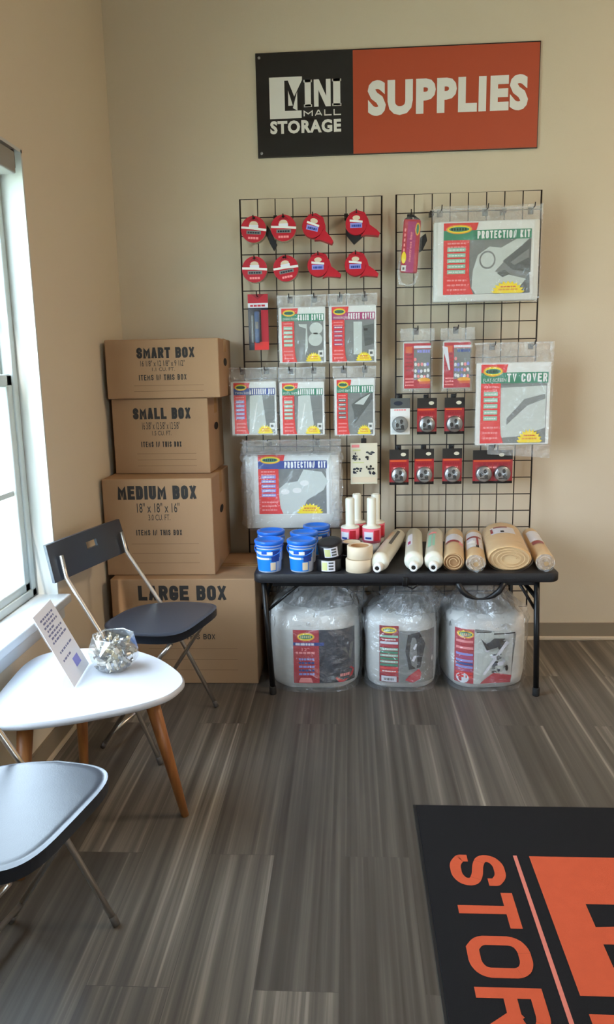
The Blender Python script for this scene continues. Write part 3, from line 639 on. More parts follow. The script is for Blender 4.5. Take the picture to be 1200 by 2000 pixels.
# ------------------------------------------------------------------ round tape packs
def tape_pack(label, loc):
    t = thing('tape_pack', label, 'packing tape', loc, 0, 'round red packing tape packs')
    m = MB(); m.lathe([(.034, 0), (.053, 0), (.055, -.004), (.055, -.044), (.053, -.048), (.034, -.048)], 'film', 32, (0, 0, 0), 'y'); 
    m.lathe([(.036, -.002), (.052, -.002), (.052, -.046), (.036, -.046)], 'tape_c', 32, (0, 0, 0), 'y'); m.build('tape_roll', t)
    m = MB(); e = -.0495
    m.ell(0, 0, .054, .054, e, 'red', 36); m.ell(0, .021, .018, .012, e-.0004, 'beige', 16); m.rect(-.020, .020, .006, .018, e-.0005, 'paper')
    m.poly([(-.053, .010), (.0, .008), (.054, .004), (.054, -.006), (0, -.001), (-.053, .001)], e-.0008, 'white')
    m.rect(-.030, .032, -.020, -.006, e-.0006, 'gph'); greek(m, -.024, .026, -.017, .007, e-.001, 'navy', 3)
    m.poly([(-.024, .030), (-.008, .048), (.010, .048), (.026, .030), (.012, .036), (-.010, .036)], e-.0006, 'dred')
    greek(m, -.022, .024, -.040, .009, e-.0008, 'pink', 5); m.ell(0, .046, .006, .0045, e-.001, 'hole', 12)
    m.build('printed_disc', t); return t
K['lockred'] = mat('lock_card_red', (168, 28, 34), .4); K['knife'] = mat('knife_blue', (62, 92, 140), .35); K['tape_c'] = mat('tape_film', (205, 190, 150), .25)
def disp_pack(label, loc, rot=0):
    t = thing('tape_dispenser_pack', label, 'tape dispenser', loc, 0, 'red tape dispensers on the wire grid')
    m = MB(); m.lathe([(.030, 0), (.044, 0), (.046, -.004), (.046, -.044), (.044, -.048), (.030, -.048)], 'red', 32, (0, 0, 0), 'y')
    m.build('tape_roll', t)
    m = MB(); P = [(-.030, .040), (0, .054), (.034, .044), (.050, .016), (.056, -.006), (.086, -.028), (.098, -.040), (.094, -.052), (.060, -.048), (.040, -.046), (.018, -.052), (.036, -.030), (.046, -.004), (.040, .018), (.024, .036), (0, .045), (-.022, .036)]
    v = [(x, -.050, z) for x, z in P]+[(x, -.004, z) for x, z in P]; n = len(P)
    m.add(v, [tuple(range(n)), tuple(range(2*n-1, n-1, -1))]+[(i, n+i, n+(i+1) % n, (i+1) % n) for i in range(n)], 'red'); m.build('dispenser_body', t)
    m = MB(); e = -.0512; m.ell(0, 0, .044, .046, e, 'red', 32); m.ell(0, .022, .016, .010, e-.0004, 'beige', 16); m.poly([(-.028, .016), (.026, .010), (.026, .002), (-.028, .007)], e-.0006, 'white')
    m.rect(-.026, .024, -.018, .002, e-.0005, 'lblue'); greek(m, -.020, .020, -.014, .009, e-.0009, 'blue', 8); greek(m, -.014, .014, -.036, .008, e-.0006, 'red', 2); m.poly([(-.03, .034), (0, .046), (.03, .034), (0, .040)], e-.0006, 'dred')
    m.build('printed_disc', t); return t
tp = tape_pack('round red tape pack in the top row beside a black cutter', (-.402, -.10, 1.882))
tapes = [tp]
for i, (x, z, l) in enumerate(((-.275, 1.884, 'second round red tape pack of the top row, beside the first dispenser'),
                   (-.403, 1.719, 'round red tape pack directly above the utility knife'),
                   (-.269, 1.720, 'tilted round red tape pack, second in the lower row'))):
    q = dup(tp, (x, -.10, z), label=l); tapes.append(q)
tapes[0].rotation_euler.y = R(4); tapes[3].rotation_euler.y = R(-10)
dp = disp_pack('red tape dispenser in the top row beside the round tape packs', (-.150, -.10, 1.887)); disps = [dp]
for x, z, l in ((.033, 1.893, 'red tape dispenser at the end of the top row with a black cutter below'), (-.131, 1.729, 'red tape dispenser in the lower row beside the tilted tape pack'),
                (.028, 1.728, 'red tape dispenser at the end of the lower row')):
    disps.append(dup(dp, (x, -.10, z), label=l))
disps[0].rotation_euler.y = R(14)
for q, dn in zip(tapes+disps, ('the first top tape pack', 'the second top tape pack', 'the tape pack above the knife', 'the tilted tape pack', 'the first top dispenser', 'the end top dispenser', 'the first lower dispenser', 'the end lower dispenser')):
    hook(q.location.x, q.location.z+.040, 'holding '+dn, ln=.06)
for q, pts in ((tapes[0], [(.055, .022), (.069, .004), (.100, -.054), (.088, -.080), (.070, -.052), (.050, -.012)]), (disps[1], [(-.046, -.018), (.030, -.048), (.008, -.066), (-.010, -.080), (-.040, -.045)])):
    m = MB(); n = len(pts); v = [(x, -.03, z) for x, z in pts]+[(x, -.008, z) for x, z in pts]
    m.add(v, [tuple(range(n)), tuple(range(2*n-1, n-1, -1))]+[(i, n+i, n+(i+1) % n, (i+1) % n) for i in range(n)], 'blk'); m.build('black_cutter', q)

# utility knife blister
t = thing('utility_knife_pack', 'narrow red and black carded utility knife beside the green chair cover bag', 'utility knife', (-.398, -.11, 1.383), 0)
m = MB(); m.rbox(-.044, .044, 0, .002, 0, .238, 'navy', .0009); e = -.0006
m.rect(.012, .044, 0, .17, e, 'red'); m.rect(-.044, .044, .20, .238, e, 'red'); m.rect(-.044, .044, .18, .20, e, 'paper'); m.rect(-.02, .044, 0, .035, e-.0003, 'red2'); m.poly([(-.03, .238), (0, .215), (.03, .238)], e-.0005, 'dred'); greek(m, -.034, .034, .185, .008, e-.0006, 'red', 5)
m.build('backing_card', t)
m = MB(); m.rbox(-.016, .006, -.018, -.001, .03, .165, 'knife', .006); m.rbox(-.033, -.02, -.012, -.001, .03, .15, 'gph', .004); m.rbox(-.012, .002, -.02, -.017, .09, .12, 'gph', .001); m.build('knife', t)
MB().sheet(lambda u, v: (-.04+.056*u, -.001-.022*(1-abs(2*u-1)**6)*(1-abs(2*v-1)**10), .02+.155*v), 12, 16, 'film').build('blister', t)
hook(-.398, 1.612, 'holding the utility knife card', ln=.06)

# strap pack at the top of the other grid
t = thing('tie_down_pack', 'tall magenta and red printed pouch beside the large PROTECTION KIT', 'packaged strap', (.250, -.125, 1.635)); t.rotation_euler.y = R(4)
m = MB(); m.rbox(-.036, .036, -.012, .012, .055, .272, 'red', .008); e = -.0128
m.rect(-.018, .018, .056, .262, e, 'mag'); m.text('mattress bag', 0, 0, 0, 0, e, 'pink', mp=lambda a, b: (-.007+.014*(1-b), e-.0006, .10+.12*a))
m.ell(.024, .232, .010, .026, e-.0006, 'oryel'); m.ell(.024, .232, .005, .020, e-.001, 'green'); m.ell(-.026, .115, .010, .024, e-.0006, 'yel'); m.rect(-.034, -.014, .060, .084, e-.0006, 'white'); m.rect(-.028, -.020, .066, .076, e-.001, 'gph2')
for i in range(5): m.rect(-.030, -.024, .14+.02*i, .152+.02*i, e-.0006, 'pink')
m.build('printed_sleeve', t)
m = MB(); m.tube([(-.04, .0, .10), (-.044, 0, .05), (-.030, 0, .012), (0, 0, .002), (.028, 0, .014), (.04, 0, .06)], .006, 'film_h', 8); m.sheet(lambda u, v: (-.046+.092*u, -.017-.004*nz(u*8, v*9, 2), .002+.276*v), 10, 20, 'film'); m.build('bag', t)
MB().add([(.038, -.004, .20), (.060, -.004, .218), (.068, -.004, .19), (.052, -.004, .15), (.038, -.004, .14), (.038, .01, .20), (.060, .01, .218), (.068, .01, .19), (.052, .01, .15), (.038, .01, .14)],
  [(0, 1, 2, 3, 4), (9, 8, 7, 6, 5)]+[(i, 5+i, 5+(i+1) % 5, (i+1) % 5) for i in range(5)], 'blk').tube([(-.03, 0, .268), (0, 0, .288), (.03, 0, .268)], .006, 'blk').build('black_buckle', t)
hook(.262, 1.925, 'holding the magenta pouch', ln=.06)

# lock packs
def lock_pack(label, loc, grey=False, dbl=False):
    w = .086 if not dbl else .175; h = .160 if not dbl else .150
    t = thing('lock_pack', label, 'lock', loc, 0, None if dbl else 'small carded disc locks on the wire grid')
    m = MB(); m.rbox(-w/2, w/2, 0, .002, 0, h, 'white' if grey else 'hole', .0009); e = -.0006
    m.rect(-w/2, w/2, h*.72, h, e, 'gph2' if grey else 'ink')
    if not grey:
        m.rect(-w/2, w/2, h*.08, h*.72, e, 'lockred'); m.rect(-w/2+.004, w/2-.01, h*.66, h*.70, e-.0004, 'oran'); greek(m, -w*.38, w*.38, h*.55, .010, e-.0005, 'dred', 4); greek(m, -w*.3, w*.3, h*.46, .007, e-.0005, 'pink', 6)
        m.ell(w*.22, h*.86, .012, .008, e-.0006, 'cream', 12)
    else: greek(m, -w*.3, w*.3, h*.66, .006, e-.0005, 'pink', 3); m.ell(-w*.1, h*.86, .02, .01, e-.0006, 'navy', 12)
    m.build('backing_card', t)
    for cx in ((0,) if not dbl else (-.040, .042)):
        m = MB()
        m.lathe([(0, -.020), (.030, -.020), (.035, -.016), (.036, -.002)], 'steel' if not grey else 'gph', 24, (cx, 0, .045), 'y')
        for a in (0, 120, 240):
            x, z = .014*math.sin(R(a+20)), .014*math.cos(R(a+20)); m.ell(cx+x, .045+z, .008, .010, -.0206, 'hole', 12)
        m.rect(cx-.018, cx+.018, .022, .028, -.0208, 'ink')
        m.build('disc_lock', t)
        MB().sheet(lambda u, v, cx=cx: (cx-.036+.072*u, -.001-.024*((1-abs(2*u-1)**5)*(1-abs(2*v-1)**5)), .008+.074*v), 12, 12, 'film').build('blister', t)
    return t
lp = lock_pack('red and black carded lock in the upper row beside the grey one', (.339, -.115, 1.001))
for x, z, l in ((.459, 1.001, 'red and black carded lock in the upper row beside the TV cover bag'), (.217, .775, 'red carded lock directly below the grey lock pack'),
                (.329, .777, 'red carded lock, middle of the lower row of three'), (.453, .777, 'red carded lock beside the twin-lock pack')):
    dup(lp, (x, -.115, z), label=l); hook(x, z+.163, 'holding the '+l.replace('red and black carded ', 'carded ').replace('directly ', ''), ln=.06)
hook(.339, 1.163, 'holding the carded lock beside the grey one', ln=.06)
lock_pack('grey and white carded lock, the only pale one among the red lock packs', (.221, -.115, 1.002), grey=True); hook(.221, 1.166, 'holding the grey lock pack', ln=.06)
lock_pack('wide red pack holding two disc locks below the TV cover bag', (.632, -.115, .777), dbl=True)
m = MB(); m.sheet(lambda u, v: (.545+.165*u, -.125-.02*abs(nz(u*20, v*12, 3)), .915+.03*v*(1-abs(2*u-1))), 16, 4, 'film_h')
hook(.632, .94, 'holding the twin-lock pack', ln=.06)

# cream tag card
t = thing('product_card', 'cream card with black pictures hanging above the white-handled wrap rolls', 'card', (.060, -.12, .782))
m = MB(); m.rbox(-.060, .060, 0, .003, 0, .185, 'cream', .001); e = -.0006
m.rect(-.055, .055, .008, .032, e, 'beige'); m.rect(-.055, -.02, .165, .178, e, 'pink'); m.rect(-.05, .0, .095, .10, e-.0002, 'olive'); m.rect(-.05, -.015, .150, .156, e-.0002, 'olive')
rnd = random.Random(4)
for cx, cz in ((-.03, .122), (.03, .128), (-.03, .066), (.028, .062)):
    for i in range(9): m.ell(cx+rnd.uniform(-.017, .017), cz+rnd.uniform(-.016, .018), rnd.uniform(.003, .009), rnd.uniform(.003, .007), e-.0003*(i+1), rnd.choice(['ink', 'navy', 'gph2', 'ink']), 7)
m.build('card', t); hook(.060, .972, 'holding the cream picture card', ln=.06)

# ------------------------------------------------------------------ things on the table
def blue_tub(label, loc, rz=0):
    t = thing('plastic_tub', label, 'tub', loc, rz, 'blue lidded tubs on the folding table')
    m = MB(); m.lathe([(.0, .0), (.044, 0), (.046, .003), (.053, .112), (.053, .116)], 'tubw', 32); m.build('tub', t)
    m = MB()
    def arc(a0, a1, z0, z1, k, off, n=14): m.sheet(lambda u, v: ((.0462+(z0+(z1-z0)*v)*.062+off)*math.sin(R(a0+(a1-a0)*u)), -(.0462+(z0+(z1-z0)*v)*.062+off)*math.cos(R(a0+(a1-a0)*u)), z0+(z1-z0)*v), n, 1, k)
    arc(-85, 40, .006, .055, 'tubl', .0006); arc(-85, 60, .060, .095, 'tubl', .0006); arc(15, 55, .045, .09, 'blue', .001); arc(-70, 20, .072, .086, 'white', .0012); arc(-30, -5, .076, .09, 'tub', .0018); arc(10, 36, .010, .042, 'beige', .0012); arc(-80, 5, .054, .062, 'white', .0014)
    m.build('label', t)
    m = MB(); m.lathe([(.0, .119), (.046, .119), (.049, .127), (.0575, .127), (.059, .124), (.0585, .114), (.0545, .110)], 'lid', 36); m.lathe([(.0545, .100), (.0575, .102), (.0575, .105), (.0545, .106)], 'lid', 36); m.build('lid', t)
    m = MB(); m.tube([(.056*math.cos(a), -.012+.068*-abs(math.sin(a))*.9, .102-.03*math.sin(a)) for a in [math.pi*i/12 for i in range(13)]], .0018, 'lid', 6); m.build('bail_handle', t)
    return t
tb = blue_tub('front blue-lidded tub at the table corner next to the boxes', (-.328, -.572, TZ))
for x, y, l in ((-.198, -.572, 'front blue-lidded tub beside the small black tape packs'), (-.338, -.40, 'rear blue-lidded tub standing behind the corner tub'),
                (-.196, -.435, 'middle blue-lidded tub half hidden between the other tubs'), (-.150, -.30, 'rearmost blue-lidded tub against the blue protection kit')):
    dup(tb, (x, y, TZ), rz=R(8 if y > -.5 else -4), label=l)

def black_tape(label, loc, rot):
    t = thing('black_tape_pack', label, 'tape', loc, rot, 'black tape packs with pale labels')
    m = MB(); m.lathe([(.030, 0), (.048, 0), (.050, .003), (.050, .047), (.048, .050), (.030, .050)], 'blk', 32); m.build('tape_roll', t)
    m = MB(); m.sheet(lambda u, v: (.0508*math.sin(R(-42+64*u)), -.0508*math.cos(R(-42+64*u)), .004+.042*v), 10, 1, 'paper'); m.sheet(lambda u, v: (.0512*math.sin(R(-40+26*u)), -.0512*math.cos(R(-40+26*u)), .008+.032*v), 6, 1, 'olive')
    for i in range(3): m.sheet(lambda u, v: (.0512*math.sin(R(-8+22*u)), -.0512*math.cos(R(-8+22*u)), .010+.012*i+.007*v), 6, 1, 'gph2')
    m.build('label', t); return t
bt = black_tape('bottom black tape pack of the stack beside the blue tub', (-.090, -.565, TZ), R(8))
dup(bt, (-.082, -.555, TZ+.066), label='upper black tape pack tilted on top of the other, pale label', rot=(R(12), R(-9), R(14)))
def clear_roll(label, loc):
    t = thing('clear_tape_roll', label, 'tape', loc, 0, 'dark clear tape rolls')
    m = MB(); m.lathe([(.036, 0), (.047, 0), (.048, .002), (.048, .046), (.047, .048), (.036, .048), (.036, 0)], 'clr', 32); m.build('tape_roll', t)
    MB().lathe([(.0335, .0), (.036, .0), (.036, .048), (.0335, .048), (.0335, 0)], 'beige', 32).build('core', t); return t
K['clr'] = mat('dark_clear_tape', (52, 50, 50), .18)
cr0 = clear_roll('lower dark tape roll between black packs and masking tape', (-.0, -.50, TZ)); dup(cr0, (.002, -.498, TZ+.050), label='upper dark tape roll between black packs and masking tape')
def masking(label, loc):
    t = thing('masking_tape_roll', label, 'masking tape', loc, 0, 'beige masking tape rolls')
    MB().lathe([(.036, 0), (.050, 0), (.051, .001), (.051, .049), (.050, .050), (.036, .050), (.036, 0)], 'beige', 36).build('tape_roll', t)
    MB().lathe([(.034, 0.001), (.0365, 0.001), (.0365, .049), (.034, .049), (.034, .001)], 'card2', 36).build('core', t); return t
mk = masking('lower beige masking tape roll at the table front', (.028, -.583, TZ)); dup(mk, (.034, -.578, TZ+.0515), label='upper beige masking tape roll stacked on the other')

def wrap(label, loc):
    t = thing('stretch_wrap_roll', label, 'stretch wrap', loc, 0, 'mini stretch wrap rolls with white handles')
    m = MB(); m.lathe([(.033, 0), (.039, .003), (.039, .062), (.037, .064)], 'film_b', 28); m.lathe([(.030, 0.001), (.035, .001), (.035, .061), (.030, .061)], 'foam', 24); m.build('film_roll', t)
    m = MB(); m.lathe([(.0395, .060), (.0395, .122)], 'wlab', 28); m.sheet(lambda u, v: (.040*math.sin(R(-70+60*u)), -.040*math.cos(R(-70+60*u)), .072+.036*v), 10, 1, 'paper'); m.sheet(lambda u, v: (.0404*math.sin(R(-4+40*u)), -.0404*math.cos(R(-4+40*u)), .070+.045*v), 8, 1, 'red')
    m.sheet(lambda u, v: (.0404*math.sin(R(-60+40*u)), -.0404*math.cos(R(-60+40*u)), .078+.008*v), 8, 1, 'blue'); m.build('label', t)
    m = MB(); m.lathe([(.039, .121), (.040, .125), (.037, .129), (.021, .130), (.019, .14), (.0195, .245), (.016, .250), (.011, .250), (.011, .215)], 'tube', 26); m.build('handle', t); return t
K['wlab'] = mat('wrap_label_pink', (232, 108, 128), .45)
wr = wrap('front stretch wrap roll with white handle, beside the blue kit bag', (-.004, -.335, TZ))
for x, y, l in ((.087, -.335, 'front stretch wrap roll with white handle behind the slanted tube'), (.026, -.225, 'rear white-handled wrap roll between the two front ones'), (.108, -.235, 'rear white-handled wrap roll half hidden, below the cream card')):
    dup(wr, (x, y, TZ), rz=R(20*(x*10 % 3)), label=l)

def spout_tube(label, loc, rz, r=.036, ln=.50):
    t = thing('white_tube', label, 'tube', loc, rz, 'white tubes with hollow ends on the table')
    m = MB(); m.lathe([(.028, ln), (r, ln-.006), (r, .055), (r+.0015, .05), (r+.0015, .030), (r-.003, .022), (.022, .015)], 'tube', 30, (0, 0, r+.002), 'y'); m.build('tube_body', t)
    m = MB(); c = (0, 0, r-.012); m.lathe([(.020, .02), (.0185, .0), (.0165, -.022), (.0085, -.022), (.0085, .0), (0, .0)], 'white', 24, c, 'y'); m.lathe([(.0084, -.021), (.0084, -.004), (0, -.004)], 'hole', 16, c, 'y'); m.build('spout', t)
    m = MB()
    def arc(a0, a1, y0, y1, k, o=.0008): m.sheet(lambda u, v: ((r+o)*math.sin(R(a0+(a1-a0)*u)), y0+(y1-y0)*v, r+.002+(r+o)*math.cos(R(a0+(a1-a0)*u))), 6, 1, k)
    if 'slanted' in label: arc(10, 30, .2, .45, 'gph2'); arc(-30, 0, .28, .42, 'beige')
    elif 'green' in label: arc(-45, -20, .14, .36, 'lgreen'); arc(-12, 4, .14, .36, 'lgreen'); arc(-45, 10, .37, .40, 'pink')
    else: arc(-48, -10, .16, .36, 'paper'); arc(-42, -22, .18, .23, 'mag', .0014)
    m.build('label', t)
spout_tube('slanted white tube with hollow spout beside the masking tape', (.104, -.625, TZ), R(-12.5), ln=.49)
spout_tube('white tube with pink mark on its label, lying on the table', (.243, -.615, TZ), R(-5), ln=.49)
spout_tube('white tube with green printed label, lying beside the kraft rolls', (.320, -.615, TZ), R(-7), ln=.49)

def paper_roll(label, loc, rz, rx, rz_, ln, kind, cat='paper roll'):
    t = thing('paper_roll', label, cat, loc, rz, 'rolls of packing paper on the table')
    m = MB(); N = 90; turns = 2.6 if kind != 'big' else 3.4
    # outer body
    prof = [(0, 1.0), (.0, 1.0)]
    v = []; n = 36
    def ring(s_, y, j=0):
        return [((rx*s_)*math.cos(2*math.pi*i/n)*(1+.02*nz(i*.9, y*9, rx*50)*j), y, rz_+rz_*s_*math.sin(2*math.pi*i/n)*(1+.03*nz(i*.8, y*7, 5)*j)) for i in range(n)]
    ys_ = [0, .006, .05, .12, .2, .28, .36, ln-.01, ln]; ss = [.93, 1, 1, 1.0, .99, 1, .98, .97, .88]
    for y_, s_ in zip(ys_, ss): v += ring(s_, y_, 1)
    m.add(v, [(j*n+i, j*n+(i+1) % n, (j+1)*n+(i+1) % n, (j+1)*n+i) for j in range(len(ys_)-1) for i in range(n)], 'kraft', True)
    m.add(ring(.88, ln), [tuple(range(n))], 'kraft'); m.add(ring(.93, .004), [tuple(range(n))[::-1]], 'card2' if kind == 'a' else 'kraft')
    # spiral edges of the rolled sheet
    sp = []
    for i in range(N):
        a = 2*math.pi*turns*i/N; q = .30+.66*i/N; sp.append((rx*q*math.cos(a), -.001-.004*abs(nz(i*.3, rx*40, 1)), rz_+rz_*q*math.sin(a)))
    m.tube(sp, .0014, 'kraft', 5); m.build('rolled_paper', t)
    m = MB()
    def arc(a0, a1, y0, y1, k, o=.0012): m.sheet(lambda u, v: ((rx+o)*math.sin(R(a0+(a1-a0)*u)), y0+(y1-y0)*v, rz_+(rz_+o)*math.cos(R(a0+(a1-a0)*u))), 8, 2, k)
    if kind == 'a': arc(-60, 60, .22, .34, 'paper'); arc(-60, 30, .19, .225, 'dred', .0016); arc(30, 60, .16, .22, 'pink', .0016); greek_y = 0
    elif kind == 'b': arc(-60, 55, .12, .40, 'paper'); arc(-55, 40, .28, .31, 'dred', .0018); arc(-50, 0, .13, .22, 'white', .0018); arc(5, 22, .11, .15, 'ink', .0022); arc(10, 22, .15, .28, 'dred', .002)
    elif kind == 'big': arc(-42, 30, .24, .36, 'paper'); arc(-30, 10, .34, .365, 'dred', .0018); arc(-42, -34, .26, .34, 'dred', .002); arc(-12, -2, .25, .28, 'ink', .002)
    else: arc(-50, 40, .22, .40, 'paper'); arc(-45, 30, .16, .21, 'dred', .0018)
    m.build('label', t)
    m = MB()
    def fl(u, v):
        a = 2*math.pi*u; q = 1.05+.05*nz(u*9, v*9, rx*9); return (rx*q*math.cos(a), -.012+v*(ln+.01), rz_*1.0+max(-rz_+.001, rz_*q*math.sin(a)))
    m.sheet(fl, 36, 14, 'film_k')
    if kind in ('b', 's'): m.sheet(lambda u, v: (rx*(1-.75*v)*math.cos(2*math.pi*u)*1.03, -.012-.016*v+.02*nz(u*12, v*6, rx*33), rz_+rz_*(1-.75*v)*math.sin(2*math.pi*u)*.98), 30, 6, 'film_h', False)
    m.build('plastic_wrap', t)
K['film_k'] = film('clear_wrap_thin', .03, .15, .6, 30, gl=.02)
paper_roll('thin brown kraft paper roll with open spiral end beside the white tubes', (.400, -.600, TZ), R(-8), .040, .037, .47, 'a')
paper_roll('thin wrapped paper roll with white label beside the thick paper roll', (.485, -.605, TZ), R(-8), .038, .035, .47, 'b')
paper_roll('thick oval roll of kraft paper, the largest on the table', (.615, -.605, TZ), R(-7), .083, .050, .47, 'big')
paper_roll('thin wrapped paper roll with red band at the table end', (.752, -.605, TZ), R(-6), .036, .036, .48, 's')

# ------------------------------------------------------------------ big bags under the table
def big_bag(label, loc, a, b, h, rz, seed, kind, neck=(0, .09)):
    t = thing('foam_roll_bag', label, 'bagged roll', loc, rz, 'large clear bags of cushioning rolls under the table')
    n = 3.2; N = 64
    def P(u, z, s_=1, j=0):
        th = 2*math.pi*u; c, s = math.cos(th), math.sin(th)
        x = a*s_*math.copysign(abs(c)**(2/n), c); y = b*s_*math.copysign(abs(s)**(2/n), s)
        k = 1+j*nz(x*9, y*9+z*7, seed)
        return x*k, y*k, z
    m = MB(); rings = [(0, .88), (.012, .96), (.05, 1), (h*.4, 1.01), (h*.75, 1), (h*.92, .97), (h*.98, .88), (h, .70)]
    v = [P(i/N, z, s_, .03) for z, s_ in rings for i in range(N)]
    m.add(v, [(j*N+i, j*N+(i+1) % N, (j+1)*N+(i+1) % N, (j+1)*N+i) for j in range(len(rings)-1) for i in range(N)], 'foam', True)
    m.add([P(i/N, h, .70, .03) for i in range(N)], [tuple(range(N))], 'foam'); m.build('foam_roll', t)
    def conf(x, y, z):                                     # lay a printed point on the front of the roll
        xx = max(-a*.985, min(a*.985, x)); return (xx, -b*(1-abs(xx/a)**n)**(1/n)*1.035-.004+y, z)
    m = MB(); e = 0
    if kind == 'navy':
        x0, x1, z0, z1 = -.085, .165, .035, .262; xm = x0+.105
        for i in range(10): m.rect(x0+(x1-x0)*i/10, x0+(x1-x0)*(i+1)/10, z0, z1, 0, 'navy', 1, fn=conf)
        m.rect(x0, xm, z0, z1, -.001, 'red', 6, fn=conf); oval(m, x0+.052, z1-.028, .036, .018, -.0015, fn=conf)
        m.rect(x0, xm+.02, z1-.066, z1-.052, -.0016, 'blue', 6, fn=conf); greek(m, x0+.01, x0+.085, z1-.064, .009, -.0022, 'paper', 2, conf); m.text('12"', x0+.035, x0+.065, z1-.088, z1-.074, -.002, 'pink', fn=conf); greek(m, x0+.01, x0+.088, z1-.100, .009, -.002, 'pink', 3, conf)
        for i in range(5): greek(m, x0+.022, x0+.085, z0+.035+i*.016, .009, -.002, 'blue' if i % 2 else 'lblue', i, conf)
        m.poly([(x0+.02, z0+.003), (x0+.028, z0+.024), (x0+.07, z0+.024), (x0+.078, z0+.003)], -.002, 'pink', conf)
        m.poly([(.10, z0+.002), (.085, z0+.02), (.15, z0+.06), (.163, z0+.045), (.155, z0+.02), (.12, z0+.0)], -.0025, 'red', conf); greek(m, .105, .145, z0+.025, .012, -.003, 'pink', 7, conf)
        m.poly([(xm, .11), (.10, .14), (.16, .10), (.10, .09)], -.002, 'hole', conf); m.poly([(xm, .15), (.06, .16), (.15, .13), (.16, .20), (.12, .18)], -.0018, 'gph2', conf)
    elif kind == 'green':
        x0, z0, z1 = -.085, .035, .275; x1 = x0+.078
        m.rect(x0+.078, .135, z0, z1-.02, 0, 'gph', 8, fn=conf); m.poly([(.03, .24), (.075, .25), (.10, .20), (.08, .10), (.035, .09), (.02, .17)], -.0015, 'hole', conf)
        m.poly([(.05, .18), (.06, .20), (.068, .20), (.058, .175)], -.002, 'paper', conf); m.poly([(.045, .13), (.055, .15), (.065, .15), (.055, .125)], -.002, 'paper', conf)
        m.poly([(.02, z0+.01), (.035, z0+.03), (.075, z0+.06), (.085, z0+.04), (.08, z0+.015), (.05, z0+.0)], -.002, 'red', conf)
        m.rect(x0, x1, z0, z1, -.001, 'dred', 4, fn=conf); oval(m, (x0+x1)/2, z1-.018, .032, .014, -.0015, fn=conf)
        for i, k in enumerate(['lgreen', 'red', 'paper', 'red', 'lgreen', 'green', 'lgreen', 'green', 'lgreen', 'green', 'red2', 'red2', 'red']):
            zz = z1-.05-i*.0135; m.rect(x0+.003, x1-.003, zz, zz+.010, -.0016, k, 4, fn=conf)
            if i in (1, 4, 6, 8, 11): greek(m, x0+.012, x1-.012, zz+.003, .005, -.0022, 'white', i, conf)
        m.rect(x0+.008, x1-.008, z0+.002, z0+.026, -.002, 'paper', 4, fn=conf)
        for i in range(7): m.rect(x0+.018+i*.006, x0+.021+i*.006, z0+.008, z0+.018, -.0026, 'ink', fn=conf)
    else:
        x0, z0, z1 = -.145, .03, .26
        m.poly([(-.085, z0), (.075, z0), (.095, .235), (-.075, .262)], 0, 'gph', conf); 
        for i in range(8): m.poly([(-.085+i*.02, z0), (-.065+i*.02, z0), (-.060+i*.0205, .25), (-.080+i*.0205, .25)], -.0006, 'wph' if i < 6 else 'foam', conf)
        m.rect(x0, -.078, z0, z1, -.001, 'red', 4, fn=conf); oval(m, -.110, z1-.022, .030, .018, -.0015, fn=conf)
        for i, k in enumerate(['pink', 'red', 'pink', 'red', 'lblue', 'mag', 'lblue', 'blue', 'lblue', 'mag', 'red2', 'red2']):
            zz = z1-.058-i*.0135; m.rect(x0+.004, -.082, zz, zz+.010, -.0022, k, 5, fn=conf)
        m.ell(-.118, z0+.022, .022, .022, -.0024, 'paper', 14, fn=conf)
        m.poly([(-.055, z0+.005), (.07, z0+.005), (.075, z0+.035), (0, z0+.05), (-.03, z0+.03)], -.0105, 'red', conf)
        m.rect(.0, .09, .238, .243, -.002, 'hole', 4, fn=conf); m.rect(-.07, -.01, .247, .250, -.002, 'hole', 4, fn=conf)
        rnd = random.Random(5)
        for i in range(26):
            q = rnd.uniform(0, 1); m.ell(-.03+.085*rnd.random(), .075+.135*rnd.random(), rnd.uniform(.006, .016), rnd.uniform(.005, .013), -.004-.00025*i, rnd.choice(['hole', 'navy', 'gph2', 'wph', 'hole', 'paper']), 9, fn=conf)
        m.poly([(-.055, .225), (-.03, .20), (.0, .225), (.045, .222), (.01, .185), (-.03, .175)], -.009, 'hole', conf); m.poly([(-.045, .075), (-.035, .07), (.06, .205), (.05, .215)], -.010, 'paper', conf)
    m.build('printed_label', t)
    # clear bag with a crumpled gathered top
    m = MB(); top = h+.115
    def fl(u, v):
        z = v*top; th = 2*math.pi*u; c, s = math.cos(th), math.sin(th)
        if z < h*.9: s_ = 1.06
        else: q = (z-h*.9)/(top-h*.9); s_ = 1.06*(1-q)**.75+.26*q
        x = a*s_*math.copysign(abs(c)**(2/n), c)+neck[0]*max(0, (z-h)/(top-h)); y = b*s_*math.copysign(abs(s)**(2/n), s)
        f_ = 0.016+.10*max(0, (z-h*.75)/(top-h*.75))
        d_ = nz(x*14+seed, y*14, z*6)*f_+nz(x*38, y*38+seed, z*18)*f_*.55
        x += c*d_; y += s*d_*.8; y = max(y, -b*1.0-.028 if z < h*.7 else -9)
        return (x, min(y, -b*(1-min(1, abs(x)/a*.97)**n)**(1/n)*1.035-.018) if s < -.3 and abs(x) < a*.97 and z < h*.85 else y, max(.002, z+.02*nz(x*20, y*20, seed)*(z > h)))
    m.sheet(fl, 96, 44, 'film_b', True)
    rn = random.Random(int(seed*10))
    def gather(u, v):
        th = R(180+180*u); q = 1.02-.62*v
        d_ = .05*nz(u*9, v*5, seed)+.035*nz(u*22, v*10, seed+3)
        return (a*q*math.cos(th)*1.02+neck[0]*v, b*(q+d_*3)*math.sin(th)*.92-.01, h*.82+(top-h*.82+.012)*v+.03*nz(u*12, seed, v*2)*(v > .3))
    m.sheet(gather, 54, 14, 'film_c', False)
    m.build('clear_bag', t)
    return t
